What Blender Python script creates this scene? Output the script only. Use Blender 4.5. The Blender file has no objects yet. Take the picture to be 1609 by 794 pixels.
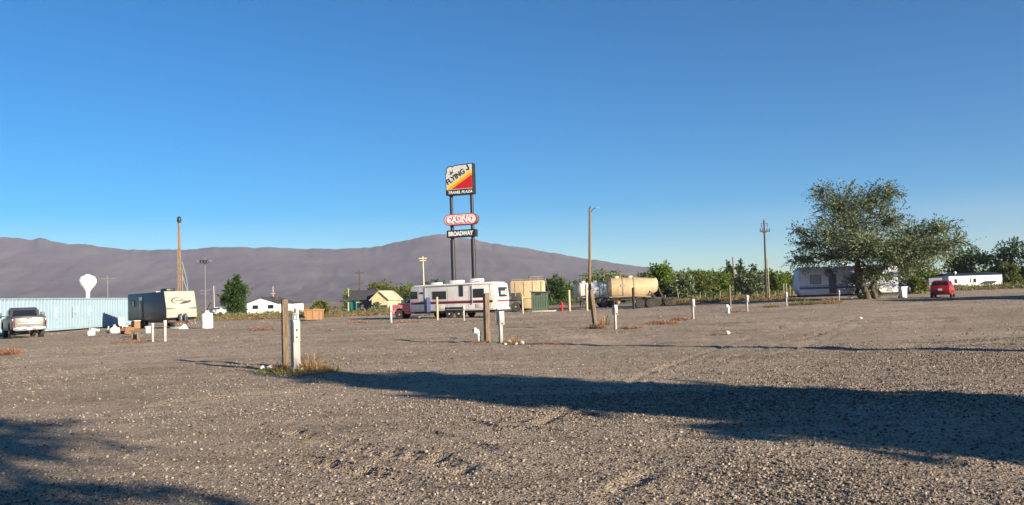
import bpy, bmesh, math, random
import numpy as np
from mathutils import Vector, Matrix
random.seed(7); np.random.seed(7)
R = math.radians
sc = bpy.context.scene
COL = sc.collection

# ------------------------------------------------------------------ camera
FPX, CX, CY = 1290.0, 804.5, 397.0            # focal length and centre, in photo pixels
PITCH, ROLL, EYE = R(3.02), R(1.9), 1.7
cp, sp, ca, sa = math.cos(PITCH), math.sin(PITCH), math.cos(ROLL), math.sin(ROLL)
FWD = Vector((0, cp, sp)); UP0 = Vector((0, -sp, cp))
RGT = Vector((1, 0, 0))*ca - UP0*sa
UPV = Vector((1, 0, 0))*sa + UP0*ca
cam = bpy.data.cameras.new('camera'); cam_o = bpy.data.objects.new('camera', cam); COL.objects.link(cam_o)
cam.sensor_width = 36; cam.lens = 36*FPX/1609; cam.clip_start = .1; cam.clip_end = 30000
cam_o.matrix_world = Matrix(((RGT.x, UPV.x, -FWD.x, 0), (RGT.y, UPV.y, -FWD.y, 0), (RGT.z, UPV.z, -FWD.z, EYE), (0, 0, 0, 1)))
sc.camera = cam_o

# ------------------------------------------------------------------ light
SUN_EL = R(16); SUN_H = Vector((.743, -.669, 0)).normalized()
sund = SUN_H*math.cos(SUN_EL) + Vector((0, 0, math.sin(SUN_EL)))
w = bpy.data.worlds.new('World'); sc.world = w; w.use_nodes = True
nt = w.node_tree; bg = nt.nodes['Background']
sky = nt.nodes.new('ShaderNodeTexSky'); sky.sky_type = 'NISHITA'; sky.sun_disc = False
sky.sun_elevation = SUN_EL; sky.sun_rotation = math.atan2(SUN_H.x, SUN_H.y)
sky.altitude = 1300; sky.air_density = 1.0; sky.dust_density = .05; sky.ozone_density = 3.5
hs = nt.nodes.new('ShaderNodeHueSaturation'); hs.inputs['Saturation'].default_value = 1.72; hs.inputs['Value'].default_value = 1.04
nt.links.new(sky.outputs[0], hs.inputs['Color']); nt.links.new(hs.outputs[0], bg.inputs[0]); bg.inputs[1].default_value = .055
sl = bpy.data.lights.new('sun', 'SUN'); sl.energy = 5.0; sl.angle = R(.53); sl.color = (1, .86, .68)
so = bpy.data.objects.new('sun', sl); COL.objects.link(so)
so.rotation_euler = (-sund).to_track_quat('-Z', 'Y').to_euler()
sc.view_settings.view_transform = 'Standard'; sc.view_settings.look = 'None'
sc.view_settings.gamma = 1; sc.view_settings.exposure = 1.25
sc.cycles.volume_bounces = 0; sc.cycles.max_bounces = 6

# ------------------------------------------------------------------ terrain and pixel survey
def S(t): t = np.clip(t, 0, 1); return t*t*(3-2*t)
def gz(x, y): return .28*S((np.asarray(x)-4)/34)*S((np.asarray(y)-28)/42)
def at(px, Y):
    """ground point at forward distance Y seen in photo column px"""
    X = 0.0
    for _ in range(4):
        z = float(gz(X, Y)) - EYE
        X = ((px-CX)/FPX*(Y*cp+z*sp) - sa*sp*Y + sa*cp*z)/ca
    return Vector((X, Y, float(gz(X, Y))))
def G(px, py):
    """ground point seen at photo pixel px, py"""
    d = FWD + RGT*((px-CX)/FPX) - UPV*((py-CY)/FPX)
    z = 0.0
    for _ in range(6):
        t = (z-EYE)/d.z; z = float(gz(d.x*t, d.y*t))
    return Vector((d.x*t, d.y*t, z))
def elev(px, py, Y):
    """height above datum of the point seen at px, py at forward distance Y"""
    d = FWD + RGT*((px-CX)/FPX) - UPV*((py-CY)/FPX)
    return EYE + d.z*Y/d.y

def _hash(ix, iy, s):
    n = (ix.astype(np.int64)*374761393 + iy.astype(np.int64)*668265263 + s*974634777) & 0x7fffffff
    n = ((n ^ (n >> 13))*1274126177) & 0x7fffffff
    return ((n ^ (n >> 16)) & 0xffff)/65535.0
def vnoise(x, y, s=0):
    ix = np.floor(x); iy = np.floor(y); fx = x-ix; fy = y-iy
    fx = fx*fx*(3-2*fx); fy = fy*fy*(3-2*fy)
    a = _hash(ix, iy, s); b = _hash(ix+1, iy, s); c = _hash(ix, iy+1, s); d = _hash(ix+1, iy+1, s)
    return (a*(1-fx)+b*fx)*(1-fy) + (c*(1-fx)+d*fx)*fy
def fbm(x, y, o=4, s=0):
    v = 0; a = .5
    for k in range(o): v = v + a*vnoise(x*2**k, y*2**k, s+k); a *= .5
    return v

# ------------------------------------------------------------------ materials
MATS = {}
def M(name, col, rough=.6, metal=0, var=.12, scale=2.0, dirt=None, dirt_amt=.35, bump=0, bscale=40, stretch=None, spec=.5):
    if name in MATS: return MATS[name]
    m = bpy.data.materials.new(name); m.use_nodes = True; n = m.node_tree.nodes; l = m.node_tree.links
    b = n['Principled BSDF']; b.inputs['Roughness'].default_value = rough; b.inputs['Metallic'].default_value = metal
    b.inputs['Specular IOR Level'].default_value = spec
    tc = n.new('ShaderNodeTexCoord'); mp = n.new('ShaderNodeMapping'); l.new(tc.outputs['Object'], mp.inputs[0])
    if stretch: mp.inputs['Scale'].default_value = stretch
    nz = n.new('ShaderNodeTexNoise'); nz.inputs['Scale'].default_value = scale; nz.inputs['Detail'].default_value = 6
    l.new(mp.outputs[0], nz.inputs['Vector'])
    mr = n.new('ShaderNodeMapRange'); mr.inputs[1].default_value = .3; mr.inputs[2].default_value = .7
    l.new(nz.outputs[0], mr.inputs[0])
    mx = n.new('ShaderNodeMix'); mx.data_type = 'RGBA'; l.new(mr.outputs[0], mx.inputs[0])
    mx.inputs[6].default_value = (*[max(0, c*(1-var)) for c in col], 1); mx.inputs[7].default_value = (*[min(1, c*(1+var)) for c in col], 1)
    out = mx.outputs[2]
    if dirt:
        n2 = n.new('ShaderNodeTexNoise'); n2.inputs['Scale'].default_value = scale*2.7; n2.inputs['Detail'].default_value = 8; n2.inputs['Roughness'].default_value = .7
        l.new(mp.outputs[0], n2.inputs['Vector'])
        m2 = n.new('ShaderNodeMapRange'); m2.inputs[1].default_value = .48; m2.inputs[2].default_value = .78; m2.inputs[4].default_value = dirt_amt
        l.new(n2.outputs[0], m2.inputs[0])
        x2 = n.new('ShaderNodeMix'); x2.data_type = 'RGBA'; l.new(m2.outputs[0], x2.inputs[0]); l.new(out, x2.inputs[6]); x2.inputs[7].default_value = (*dirt, 1)
        out = x2.outputs[2]
    l.new(out, b.inputs['Base Color'])
    if bump:
        n3 = n.new('ShaderNodeTexNoise'); n3.inputs['Scale'].default_value = bscale; n3.inputs['Detail'].default_value = 4; l.new(mp.outputs[0], n3.inputs['Vector'])
        bp = n.new('ShaderNodeBump'); bp.inputs['Strength'].default_value = bump; bp.inputs['Distance'].default_value = .02
        l.new(n3.outputs[0], bp.inputs['Height']); l.new(bp.outputs[0], b.inputs['Normal'])
    MATS[name] = m; return m
DUST = (.32, .25, .18)
def leafmat(name, c0, c1, trans=.3):
    """two leaf tones picked leaf by leaf, part of the light shining through"""
    m = bpy.data.materials.new(name); m.use_nodes = True; n = m.node_tree.nodes; l = m.node_tree.links
    b = n['Principled BSDF']; b.inputs['Roughness'].default_value = .55; b.inputs['Specular IOR Level'].default_value = .3
    g = n.new('ShaderNodeNewGeometry'); rp = n.new('ShaderNodeMix'); rp.data_type = 'RGBA'
    l.new(g.outputs['Random Per Island'], rp.inputs[0]); rp.inputs[6].default_value = (*c0, 1); rp.inputs[7].default_value = (*c1, 1)
    l.new(rp.outputs[2], b.inputs['Base Color'])
    t = n.new('ShaderNodeBsdfTranslucent'); l.new(rp.outputs[2], t.inputs[0])
    ms = n.new('ShaderNodeMixShader'); ms.inputs[0].default_value = trans
    l.new(b.outputs[0], ms.inputs[1]); l.new(t.outputs[0], ms.inputs[2]); l.new(ms.outputs[0], n['Material Output'].inputs[0])
    return m
white = M('white_paint', (.78, .77, .74), .35, dirt=DUST, dirt_amt=.2)
cream = M('cream_paint', (.50, .385, .215), .6, var=.14, dirt=(.20, .14, .08), dirt_amt=.6, scale=1.4, stretch=(1.6, 1.6, .5))
offw = M('offwhite_siding', (.74, .71, .66), .45, dirt=DUST, dirt_amt=.25, scale=.8)
black = M('black_trim', (.02, .02, .022), .45)
glass = M('dark_glass', (.012, .014, .018), .06, spec=.7)
rubber = M('tyre_rubber', (.025, .024, .023), .85, dirt=DUST, dirt_amt=.4, scale=6)
steel = M('steel', (.45, .45, .45), .35, metal=.8)
galv = M('galvanised', (.42, .44, .47), .5, metal=.3, dirt=(.3, .27, .24), scale=4)
chrome = M('chrome', (.75, .74, .72), .18, metal=.9)
darkm = M('dark_frame_metal', (.045, .042, .04), .7, dirt=DUST)
wood_old = M('weathered_wood', (.165, .122, .078), .9, var=.45, scale=6, stretch=(4, 4, .4), dirt=(.055, .04, .028), dirt_amt=.85, bump=.8, bscale=14)
wood_pole = M('pole_wood', (.20, .125, .06), .85, var=.3, scale=5, stretch=(4, 4, .25), dirt=(.11, .07, .04), dirt_amt=.6, bump=.5, bscale=12)
wood_dark = M('dark_pole_wood', (.075, .06, .05), .85, var=.3, scale=5, stretch=(4, 4, .25), bump=.4)
wood_pale = M('pale_pole_wood', (.42, .34, .22), .85, var=.2, scale=5, stretch=(4, 4, .25), bump=.4)
plastic_w = M('white_plastic', (.8, .8, .78), .5, dirt=DUST, dirt_amt=.15)
red_p = M('red_paint', (.42, .015, .018), .3, dirt=DUST, dirt_amt=.12)
lens_red = M('red_lens', (.14, .006, .008), .2)

# ------------------------------------------------------------------ mesh helpers
class MB:
    def __init__(s): s.bm = bmesh.new()
    def _bev(s, f, w, seg=2):
        es = list({e for x in f for e in x.edges})
        bmesh.ops.bevel(s.bm, geom=es, offset=w, segments=seg, affect='EDGES', profile=.5, clamp_overlap=True)
    def box(s, c, d, rz=0, rx=0, ry=0, bev=0, seg=2):
        mt = Matrix.Translation(c) @ Matrix.Rotation(rz, 4, 'Z') @ Matrix.Rotation(ry, 4, 'Y') @ Matrix.Rotation(rx, 4, 'X') @ Matrix.Diagonal((*d, 1))
        r = bmesh.ops.create_cube(s.bm, size=1, matrix=mt)
        if bev: s._bev({f for v in r['verts'] for f in v.link_faces}, bev, seg)
        return s
    def prism(s, pts, a, b, axis='Y', bev=0, seg=2, wfun=None):
        def P(p, t):
            if axis == 'Y': return (p[0], t, p[1])
            if axis == 'X': return (t, p[0], p[1])
            return (p[0], p[1], t)
        v0 = [s.bm.verts.new(P(p, a)) for p in pts]; v1 = [s.bm.verts.new(P(p, b)) for p in pts]
        n = len(pts); fs = [s.bm.faces.new(v0), s.bm.faces.new(v1[::-1])]
        for i in range(n): fs.append(s.bm.faces.new((v0[i], v1[i], v1[(i+1) % n], v0[(i+1) % n])))
        if wfun:
            for v in v0+v1: v.co.y *= wfun(v.co.x, v.co.z)
        bmesh.ops.recalc_face_normals(s.bm, faces=fs)
        if bev: s._bev(fs, bev, seg)
        return s
    def tube(s, pts, rad, n=8):
        pts = [Vector(p) for p in pts]; rad = rad if isinstance(rad, (list, tuple)) else [rad]*len(pts)
        rings = []; ref = None
        for i, p in enumerate(pts):
            d = (pts[min(i+1, len(pts)-1)]-pts[max(i-1, 0)]).normalized()
            if ref is None: ref = Vector((1, 0, 0)) if abs(d.x) < .8 else Vector((0, 1, 0))
            u = (ref-d*ref.dot(d)).normalized(); v = d.cross(u); ref = u
            rings.append([s.bm.verts.new(p+(u*math.cos(2*math.pi*k/n)+v*math.sin(2*math.pi*k/n))*rad[i]) for k in range(n)])
        for a, b in zip(rings, rings[1:]):
            for k in range(n): s.bm.faces.new((a[k], a[(k+1) % n], b[(k+1) % n], b[k]))
        s.bm.faces.new(rings[0][::-1]); s.bm.faces.new(rings[-1]); return s
    def lathe(s, prof, n=20, o=(0, 0, 0), axis='Z'):
        o = Vector(o); rings = []
        def P(r, h, a):
            x, y = r*math.cos(a), r*math.sin(a)
            return o+Vector((x, y, h) if axis == 'Z' else (x, h, y) if axis == 'Y' else (h, x, y))
        for r, h in prof:
            rings.append([s.bm.verts.new(P(max(r, 1e-4), h, 2*math.pi*k/n)) for k in range(n)])
        fs = []
        for a, b in zip(rings, rings[1:]):
            for k in range(n): fs.append(s.bm.faces.new((a[k], a[(k+1) % n], b[(k+1) % n], b[k])))
        fs.append(s.bm.faces.new(rings[0][::-1])); fs.append(s.bm.faces.new(rings[-1]))
        bmesh.ops.recalc_face_normals(s.bm, faces=fs); return s
    def build(s, name, mat, parent=None, loc=None, smooth=35):
        bmesh.ops.recalc_face_normals(s.bm, faces=s.bm.faces)
        me = bpy.data.meshes.new(name); s.bm.to_mesh(me); s.bm.free()
        return put(name, me, mat, parent, loc, smooth)
def put(name, me, mat, parent=None, loc=None, smooth=None):
    me.materials.append(mat)
    if smooth:
        me.polygons.foreach_set('use_smooth', [True]*len(me.polygons)); me.set_sharp_from_angle(angle=R(smooth))
    o = bpy.data.objects.new(name, me); COL.objects.link(o)
    if parent: o.parent = parent
    if loc is not None: o.location = loc
    return o
def npmesh(name, V, Q):
    V = np.asarray(V, np.float32); Q = np.asarray(Q, np.int32); me = bpy.data.meshes.new(name)
    k = Q.shape[1]
    me.vertices.add(len(V)); me.vertices.foreach_set('co', V.ravel())
    me.loops.add(Q.size); me.loops.foreach_set('vertex_index', Q.ravel())
    me.polygons.add(len(Q)); me.polygons.foreach_set('loop_start', np.arange(0, Q.size, k, dtype=np.int32))
    me.update(calc_edges=True); return me
def thing(name, label, cat, loc, rz=0, group=None):
    o = bpy.data.objects.new(name, None); COL.objects.link(o); o.location = loc; o.rotation_euler.z = rz; o.empty_display_size = .2
    return tag(o, label, cat, group)
def tag(o, label, cat, group=None, kind=None):
    o['label'] = label; o['category'] = cat
    if group: o['group'] = group
    if kind: o['kind'] = kind
    return o
def setting(o, kind='structure', label=None):
    o['kind'] = kind
    if label: o['label'] = label
    return o
def copy_tree(o, parent=None):
    c = o.copy(); COL.objects.link(c)
    if parent: c.parent = parent
    for ch in list(o.children): copy_tree(ch, c)
    return c
def text(name, s, size, mat, parent, x, z, y, ang=0, ext=.01, bold=.0, shear=0, width=None, normal='-Y', align='LEFT'):
    """lettering as a thin raised mesh standing in the XZ plane of its parent, facing -Y (or +X)"""
    cu = bpy.data.curves.new(name, 'FONT'); cu.body = s; cu.size = size; cu.extrude = ext; cu.offset = bold; cu.shear = shear; cu.align_x = align
    cu.resolution_u = 3
    o = bpy.data.objects.new(name, cu); COL.objects.link(o); dg = bpy.context.evaluated_depsgraph_get()
    me = bpy.data.meshes.new_from_object(o.evaluated_get(dg)); bpy.data.objects.remove(o); bpy.data.curves.remove(cu)
    me.materials.clear()
    xs = [v.co.x for v in me.vertices]; k = 1
    if width and xs: k = width/(max(xs)-min(xs))
    for v in me.vertices:
        a, b, c = v.co.x*k, v.co.y, v.co.z
        a, b = a*math.cos(ang)-b*math.sin(ang), a*math.sin(ang)+b*math.cos(ang)
        if normal == '-Y': v.co = (x+a, y-c, z+b)
        elif normal == '+X': v.co = (y+c, x+a, z+b)
        elif normal == '+Y': v.co = (x-a, y+c, z+b)
    return put(name, me, mat, parent)
def wheel(parent, x, y, r, wd, rimmat=steel, side=1):
    """tyre with a rim on its outer side; axis along Y"""
    h = wd/2
    t = MB().lathe([(r*.6, -h), (r*.9, -h), (r, -h*.6), (r, h*.6), (r*.9, h), (r*.6, h)], 22, (x, y, r), 'Y').build('wheel', rubber, parent)
    MB().lathe([(r*.6, side*h*.2), (r*.58, side*h*.75), (r*.35, side*h*.6), (r*.2, side*h*1.0), (.01, side*h*1.05)], 18, (x, y, r), 'Y').build('rim', rimmat, t)
    return t
def window(parent, cx, cz, wd, ht, y, frame=black, n=-1, pane=glass, split=0):
    """window on a wall in the XZ plane, its wall facing n (-1: -Y, 1: +Y)"""
    f = MB()
    t = .05
    f.box((cx, y+n*.012, cz+ht/2-t/2), (wd, .035, t)).box((cx, y+n*.012, cz-ht/2+t/2), (wd, .035, t))
    f.box((cx-wd/2+t/2, y+n*.012, cz), (t, .035, ht-2*t)).box((cx+wd/2-t/2, y+n*.012, cz), (t, .035, ht-2*t))
    if split: f.box((cx, y+n*.012, cz), (t, .033, ht-2*t))
    w = f.build('window', frame, parent)
    MB().box((cx, y+n*.005, cz), (wd-2*t, .012, ht-2*t)).build('pane', pane, w)
    return w
# ------------------------------------------------------------------ ground
def track_mask(x, y, pts, wd):
    d = np.full(x.shape, 1e9); s = np.zeros(x.shape); acc = 0
    for a, b in zip(pts, pts[1:]):
        ax, ay = a; bx, by = b; L = math.hypot(bx-ax, by-ay)
        t = np.clip(((x-ax)*(bx-ax)+(y-ay)*(by-ay))/L**2, 0, 1)
        dd = np.hypot(x-ax-t*(bx-ax), y-ay-t*(by-ay)); m = dd < d
        d = np.where(m, dd, d); s = np.where(m, acc+t*L, s); acc += L
    return np.exp(-(d/wd)**2*1.5), d, s, acc
def gp(*px): return [(G(a, b).x, G(a, b).y) for a, b in px]
TRACKS = [  # photo points, width, depth, lug pitch
    (gp((440, 672), (520, 694), (600, 710), (680, 722), (760, 755)), .22, .05, .34),
    (gp((440, 712), (530, 732), (610, 748), (690, 770)), .16, .035, .30),
    (gp((560, 660), (640, 672), (720, 690), (800, 715)), .12, .03, 0),
    (gp((700, 655), (800, 672), (900, 680)), .12, .03, 0),
    (gp((830, 672), (870, 655), (905, 640), (1010, 590), (1130, 545), (1250, 505)), .14, .022, 0),
    (gp((930, 800), (985, 765), (1040, 728)), .16, .022, 0),
    (gp((1090, 575), (1200, 548), (1290, 524), (1340, 500), (1370, 485)), .14, .03, .5),
    (gp((1150, 572), (1260, 545), (1340, 515), (1400, 490)), .14, .022, 0),
    (gp((600, 620), (480, 612), (350, 622), (200, 642)), .3, .03, 0),
    (gp((300, 530), (420, 541), (560, 545), (700, 556)), .3, .04, 0),
    (gp((80, 552), (220, 543), (380, 528), (520, 520)), .35, .04, 0),
    (gp((0, 570), (160, 585), (330, 590)), .3, .03, 0),
]
def relief(x, y):
    x = np.asarray(x, float); y = np.asarray(y, float)
    h = (fbm(x*.35, y*.35, 3, 3)-.45)*.10 + (fbm(x*1.7, y*1.7, 3, 9)-.45)*.035 + (fbm(x*7, y*7, 2, 19)-.37)*.034 + S((y-12)/14)*S((70-y)/30)*((fbm(x*.16+y*.05, y*1.1, 4, 71)-.47)*.13 + np.abs(fbm(x*.5+3, y*2.2, 3, 83)-.44)*-.10)
    for pts, wd, dp, lug in TRACKS:
        m, d, s, L = track_mask(x, y, pts, wd)
        fade = S(s/.6)*S((L-s)/.6)
        e = np.exp(-((d-wd*1.15)/(wd*.45))**2)*dp*.55
        prof = -m*dp
        if lug: prof = prof*(.45+.75*(np.sin(s/lug*2*math.pi+d*5) > 0))
        brk = .6+1.5*vnoise(x*1.3, y*1.3, 77)
        h = h + (prof+e)*fade*brk
    return h
def lot_edge(x): return 93 + 40*S((x-26)/50) + 2.2*(vnoise(x*.25, x*0+3.3, 5)-.5)*2 + 1.0*(vnoise(x*1.1, x*0+1.3, 6)-.5)*2
def axis_spacing(lo, hi, base, k, start):
    out = [0.0]; 
    while out[-1] < hi: out.append(out[-1]+max(base, (out[-1]-start)*k))
    return out
ys = [-18, -14, -10, -7, -4, -2, 0, 1, 2, 2.6]
y = 3.0
while y < 93: ys.append(y); y += max(.075, y*.0115)
ys.append(93.0); ys = np.array(ys)
xp = [0.0]
while xp[-1] < 96: xp.append(xp[-1]+max(.075, xp[-1]*.0125))
xs = np.array([-v for v in xp[:0:-1]]+xp); xs = xs[xs > -62]
X, Y = np.meshgrid(xs, ys)
E = lot_edge(X); Y2 = np.where(Y < 60, Y, 60+(Y-60)*(E-60)/33)
Z = gz(X, Y2)+relief(X, Y2)*(1+.4*S((Y2-18)/20))
rim = np.zeros_like(X, bool); rim[0, :] = rim[-1, :] = True; rim[:, 0] = rim[:, -1] = True
Z = np.where(rim, gz(X, Y2)-.12, Z)
nr, nc = X.shape
idx = np.arange(nr*nc).reshape(nr, nc)
Q = np.stack([idx[:-1, :-1], idx[:-1, 1:], idx[1:, 1:], idx[1:, :-1]], -1).reshape(-1, 4)
def ground_mat(name, lot):
    m = bpy.data.materials.new(name); m.use_nodes = True; n = m.node_tree.nodes; l = m.node_tree.links
    b = n['Principled BSDF']; b.inputs['Roughness'].default_value = .95; b.inputs['Specular IOR Level'].default_value = .15
    tc = n.new('ShaderNodeTexCoord')
    def noise(s, d=5, r=.55):
        z = n.new('ShaderNodeTexNoise'); z.inputs['Scale'].default_value = s; z.inputs['Detail'].default_value = d; z.inputs['Roughness'].default_value = r
        l.new(tc.outputs['Object'], z.inputs['Vector']); return z.outputs[0]
    def rng(v, a, c, lo=0, hi=1):
        z = n.new('ShaderNodeMapRange'); z.inputs[1].default_value = a; z.inputs[2].default_value = c; z.inputs[3].default_value = lo; z.inputs[4].default_value = hi
        l.new(v, z.inputs[0]); return z.outputs[0]
    def mix(f, a, c, mode='MIX'):
        z = n.new('ShaderNodeMix'); z.data_type = 'RGBA'; z.blend_type = mode
        if isinstance(f, float): z.inputs[0].default_value = f
        else: l.new(f, z.inputs[0])
        for i, v in ((6, a), (7, c)):
            if isinstance(v, tuple): z.inputs[i].default_value = (*v, 1)
            else: l.new(v, z.inputs[i])
        return z.outputs[2]
    if lot:
        c = mix(rng(noise(.09, 5, .6), .40, .60), (.43, .335, .24), (.60, .475, .35))
        c = mix(rng(noise(.5, 6, .65), .45, .7, 0, .55), c, (.33, .27, .21))
        c = mix(rng(noise(.16, 7, .7), .53, .68, 0, .75), c, (.28, .18, .115))
        mp = n.new('ShaderNodeMapping'); mp.inputs['Scale'].default_value = (.16, .9, 1); mp.inputs['Rotation'].default_value = (0, 0, .12); l.new(tc.outputs['Object'], mp.inputs[0])
        sn = n.new('ShaderNodeTexNoise'); sn.inputs['Scale'].default_value = 1.0; sn.inputs['Detail'].default_value = 8; sn.inputs['Roughness'].default_value = .68; l.new(mp.outputs[0], sn.inputs['Vector'])
        c = mix(rng(sn.outputs[0], .52, .68, 0, .75), c, (.235, .165, .11))
        c = mix(rng(sn.outputs[0], .44, .30, 0, .5), c, (.56, .45, .33))
        vo = n.new('ShaderNodeTexVoronoi'); vo.inputs['Scale'].default_value = 36; l.new(tc.outputs['Object'], vo.inputs['Vector'])
        sep = n.new('ShaderNodeSeparateColor'); l.new(vo.outputs['Color'], sep.inputs[0])
        c = mix(rng(sep.outputs[0], .0, 1, 0, 1), c, mix(.5, c, (.50, .41, .31)), 'MIX')
        c = mix(rng(sep.outputs[1], .6, 1.0, 0, .55), c, (.08, .06, .045))
        c = mix(rng(noise(3.3, 8, .8), .5, .68, 0, .55), c, (.11, .078, .052))
        c = mix(rng(noise(.9, 9, .8), .56, .70, 0, .6), c, (.14, .095, .062))
        bp = n.new('ShaderNodeBump'); bp.inputs['Strength'].default_value = 1; bp.inputs['Distance'].default_value = .075
        ad = n.new('ShaderNodeMath'); ad.operation = 'MULTIPLY_ADD'; ad.inputs[1].default_value = -.6
        l.new(vo.outputs['Distance'], ad.inputs[0]); l.new(noise(14, 6, .7), ad.inputs[2]); l.new(ad.outputs[0], bp.inputs['Height'])
        l.new(bp.outputs[0], b.inputs['Normal'])
    else:
        c = mix(rng(noise(.03, 6, .6), .35, .65), (.26, .20, .13), (.32, .26, .17))
        c = mix(rng(noise(.15, 8, .75), .5, .62, 0, .85), c, (.13, .13, .065))
    l.new(c, b.inputs['Base Color']); return m
lot = put('gravel_lot', npmesh('gravel_lot', np.stack([X, Y2, Z], -1).reshape(-1, 3), Q), ground_mat('gravel_lot', True), smooth=180)
setting(lot, label='dusty grey brown gravel parking lot with tyre ruts')
# the plain, one sheet to the horizon
g1 = [0, 20, 40, 60, 80, 100, 130, 170, 230, 320, 480, 800, 1400, 2400, 4000, 6000]
gx = np.array([-v for v in g1[:0:-1]]+g1, float)
X, Y = np.meshgrid(gx, gx); Z = gz(X, Y)-.10
nr, nc = X.shape; idx = np.arange(nr*nc).reshape(nr, nc)
Q = np.stack([idx[:-1, :-1], idx[:-1, 1:], idx[1:, 1:], idx[1:, :-1]], -1).reshape(-1, 4)
setting(put('ground', npmesh('ground', np.stack([X, Y, Z], -1).reshape(-1, 3), Q), ground_mat('scrub_ground', False), smooth=180), label='flat dry desert plain beyond the lot')

# loose stones on the lot: points from here, one rough pebble set on each by geometry nodes
rng = np.random.default_rng(4)
def stone_points():
    out = []
    for y0, y1, dens, s0, s1 in ((2.2, 5.2, 3000, .005, .016), (5.2, 8.5, 2300, .0055, .0175), (8.5, 14, 1150, .007, .020), (14, 24, 300, .009, .022), (24, 44, 55, .011, .028), (44, 85, 4, .025, .05)):
        w0 = .66*y1+2.0; n = int(dens*(y1-y0)*2*w0)
        x = rng.uniform(-w0, w0, n); y = rng.uniform(y0, y1, n)
        keep = np.abs(x) < .66*y+2.0
        dn = (.10+.20*S((x+7)/8+(8-y)/9))+1.25*S((fbm(x*.22+7, y*.22, 3, 31)-.28)/.35)*(.22+.78*S((x+7)/9+(8-y)/9))
        keep &= rng.uniform(0, 1.45, n) < dn
        x, y = x[keep], y[keep]
        s = s0+(s1-s0)*rng.uniform(0, 1, len(x))**2.8
        out.append(np.stack([x, y, gz(x, y)+relief(x, y)*(1+.4*S((y-18)/20))+s*.18, s], -1))
    return np.concatenate(out)
SP = stone_points()
me = bpy.data.meshes.new('gravel'); me.vertices.add(len(SP)); me.vertices.foreach_set('co', SP[:, :3].astype(np.float32).ravel())
a = me.attributes.new('size', 'FLOAT', 'POINT'); a.data.foreach_set('value', SP[:, 3].astype(np.float32))
rot = rng.uniform(0, 6.28, (len(SP), 3)).astype(np.float32); rot[:, :2] *= .12
a = me.attributes.new('turn', 'FLOAT_VECTOR', 'POINT'); a.data.foreach_set('vector', rot.ravel())
def stone_mat():
    m = bpy.data.materials.new('gravel_stone'); m.use_nodes = True; n = m.node_tree.nodes; l = m.node_tree.links
    b = n['Principled BSDF']; b.inputs['Roughness'].default_value = .9; b.inputs['Specular IOR Level'].default_value = .2
    oi = n.new('ShaderNodeObjectInfo'); rp = n.new('ShaderNodeValToRGB'); l.new(oi.outputs['Random'], rp.inputs[0])
    e = rp.color_ramp.elements; e[0].color = (.04, .032, .026, 1); e[1].color = (.40, .335, .27, 1); e.new(.4).color = (.15, .12, .095, 1); e.new(.8).color = (.28, .23, .18, 1)
    l.new(rp.outputs[0], b.inputs['Base Color']); return m
stm = stone_mat()
ng = bpy.data.node_groups.new('gravel', 'GeometryNodeTree')
ng.interface.new_socket('Geometry', in_out='INPUT', socket_type='NodeSocketGeometry'); ng.interface.new_socket('Geometry', in_out='OUTPUT', socket_type='NodeSocketGeometry')
N = ng.nodes.new; L = ng.links.new
gi, go = N('NodeGroupInput'), N('NodeGroupOutput')
ico = N('GeometryNodeMeshIcoSphere'); ico.inputs['Subdivisions'].default_value = 2; ico.inputs['Radius'].default_value = 1
spn = N('GeometryNodeSetPosition'); nz = N('ShaderNodeTexNoise'); nz.inputs['Scale'].default_value = 1.1
sub = N('ShaderNodeVectorMath'); sub.operation = 'SUBTRACT'; sub.inputs[1].default_value = (.5, .5, .5); L(nz.outputs['Color'], sub.inputs[0])
mul = N('ShaderNodeVectorMath'); mul.operation = 'MULTIPLY'; mul.inputs[1].default_value = (1.3, 1.3, .9); L(sub.outputs[0], mul.inputs[0])
L(ico.outputs[0], spn.inputs[0]); L(mul.outputs[0], spn.inputs['Offset'])
tr = N('GeometryNodeTransform'); tr.inputs['Scale'].default_value = (1.1, .9, .8); L(spn.outputs[0], tr.inputs[0])
smn = N('GeometryNodeSetMaterial'); smn.inputs['Material'].default_value = stm; L(tr.outputs[0], smn.inputs[0])
iop = N('GeometryNodeInstanceOnPoints'); L(gi.outputs[0], iop.inputs['Points']); L(smn.outputs[0], iop.inputs['Instance'])
na = N('GeometryNodeInputNamedAttribute'); na.data_type = 'FLOAT'; na.inputs[0].default_value = 'size'; L(na.outputs[0], iop.inputs['Scale'])
nb = N('GeometryNodeInputNamedAttribute'); nb.data_type = 'FLOAT_VECTOR'; nb.inputs[0].default_value = 'turn'; L(nb.outputs[0], iop.inputs['Rotation'])
L(iop.outputs[0], go.inputs[0])
gravel = put('gravel', me, stm); gravel.modifiers.new('scatter', 'NODES').node_group = ng
setting(gravel, 'stuff', 'loose gravel stones strewn over the parking lot')

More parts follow.
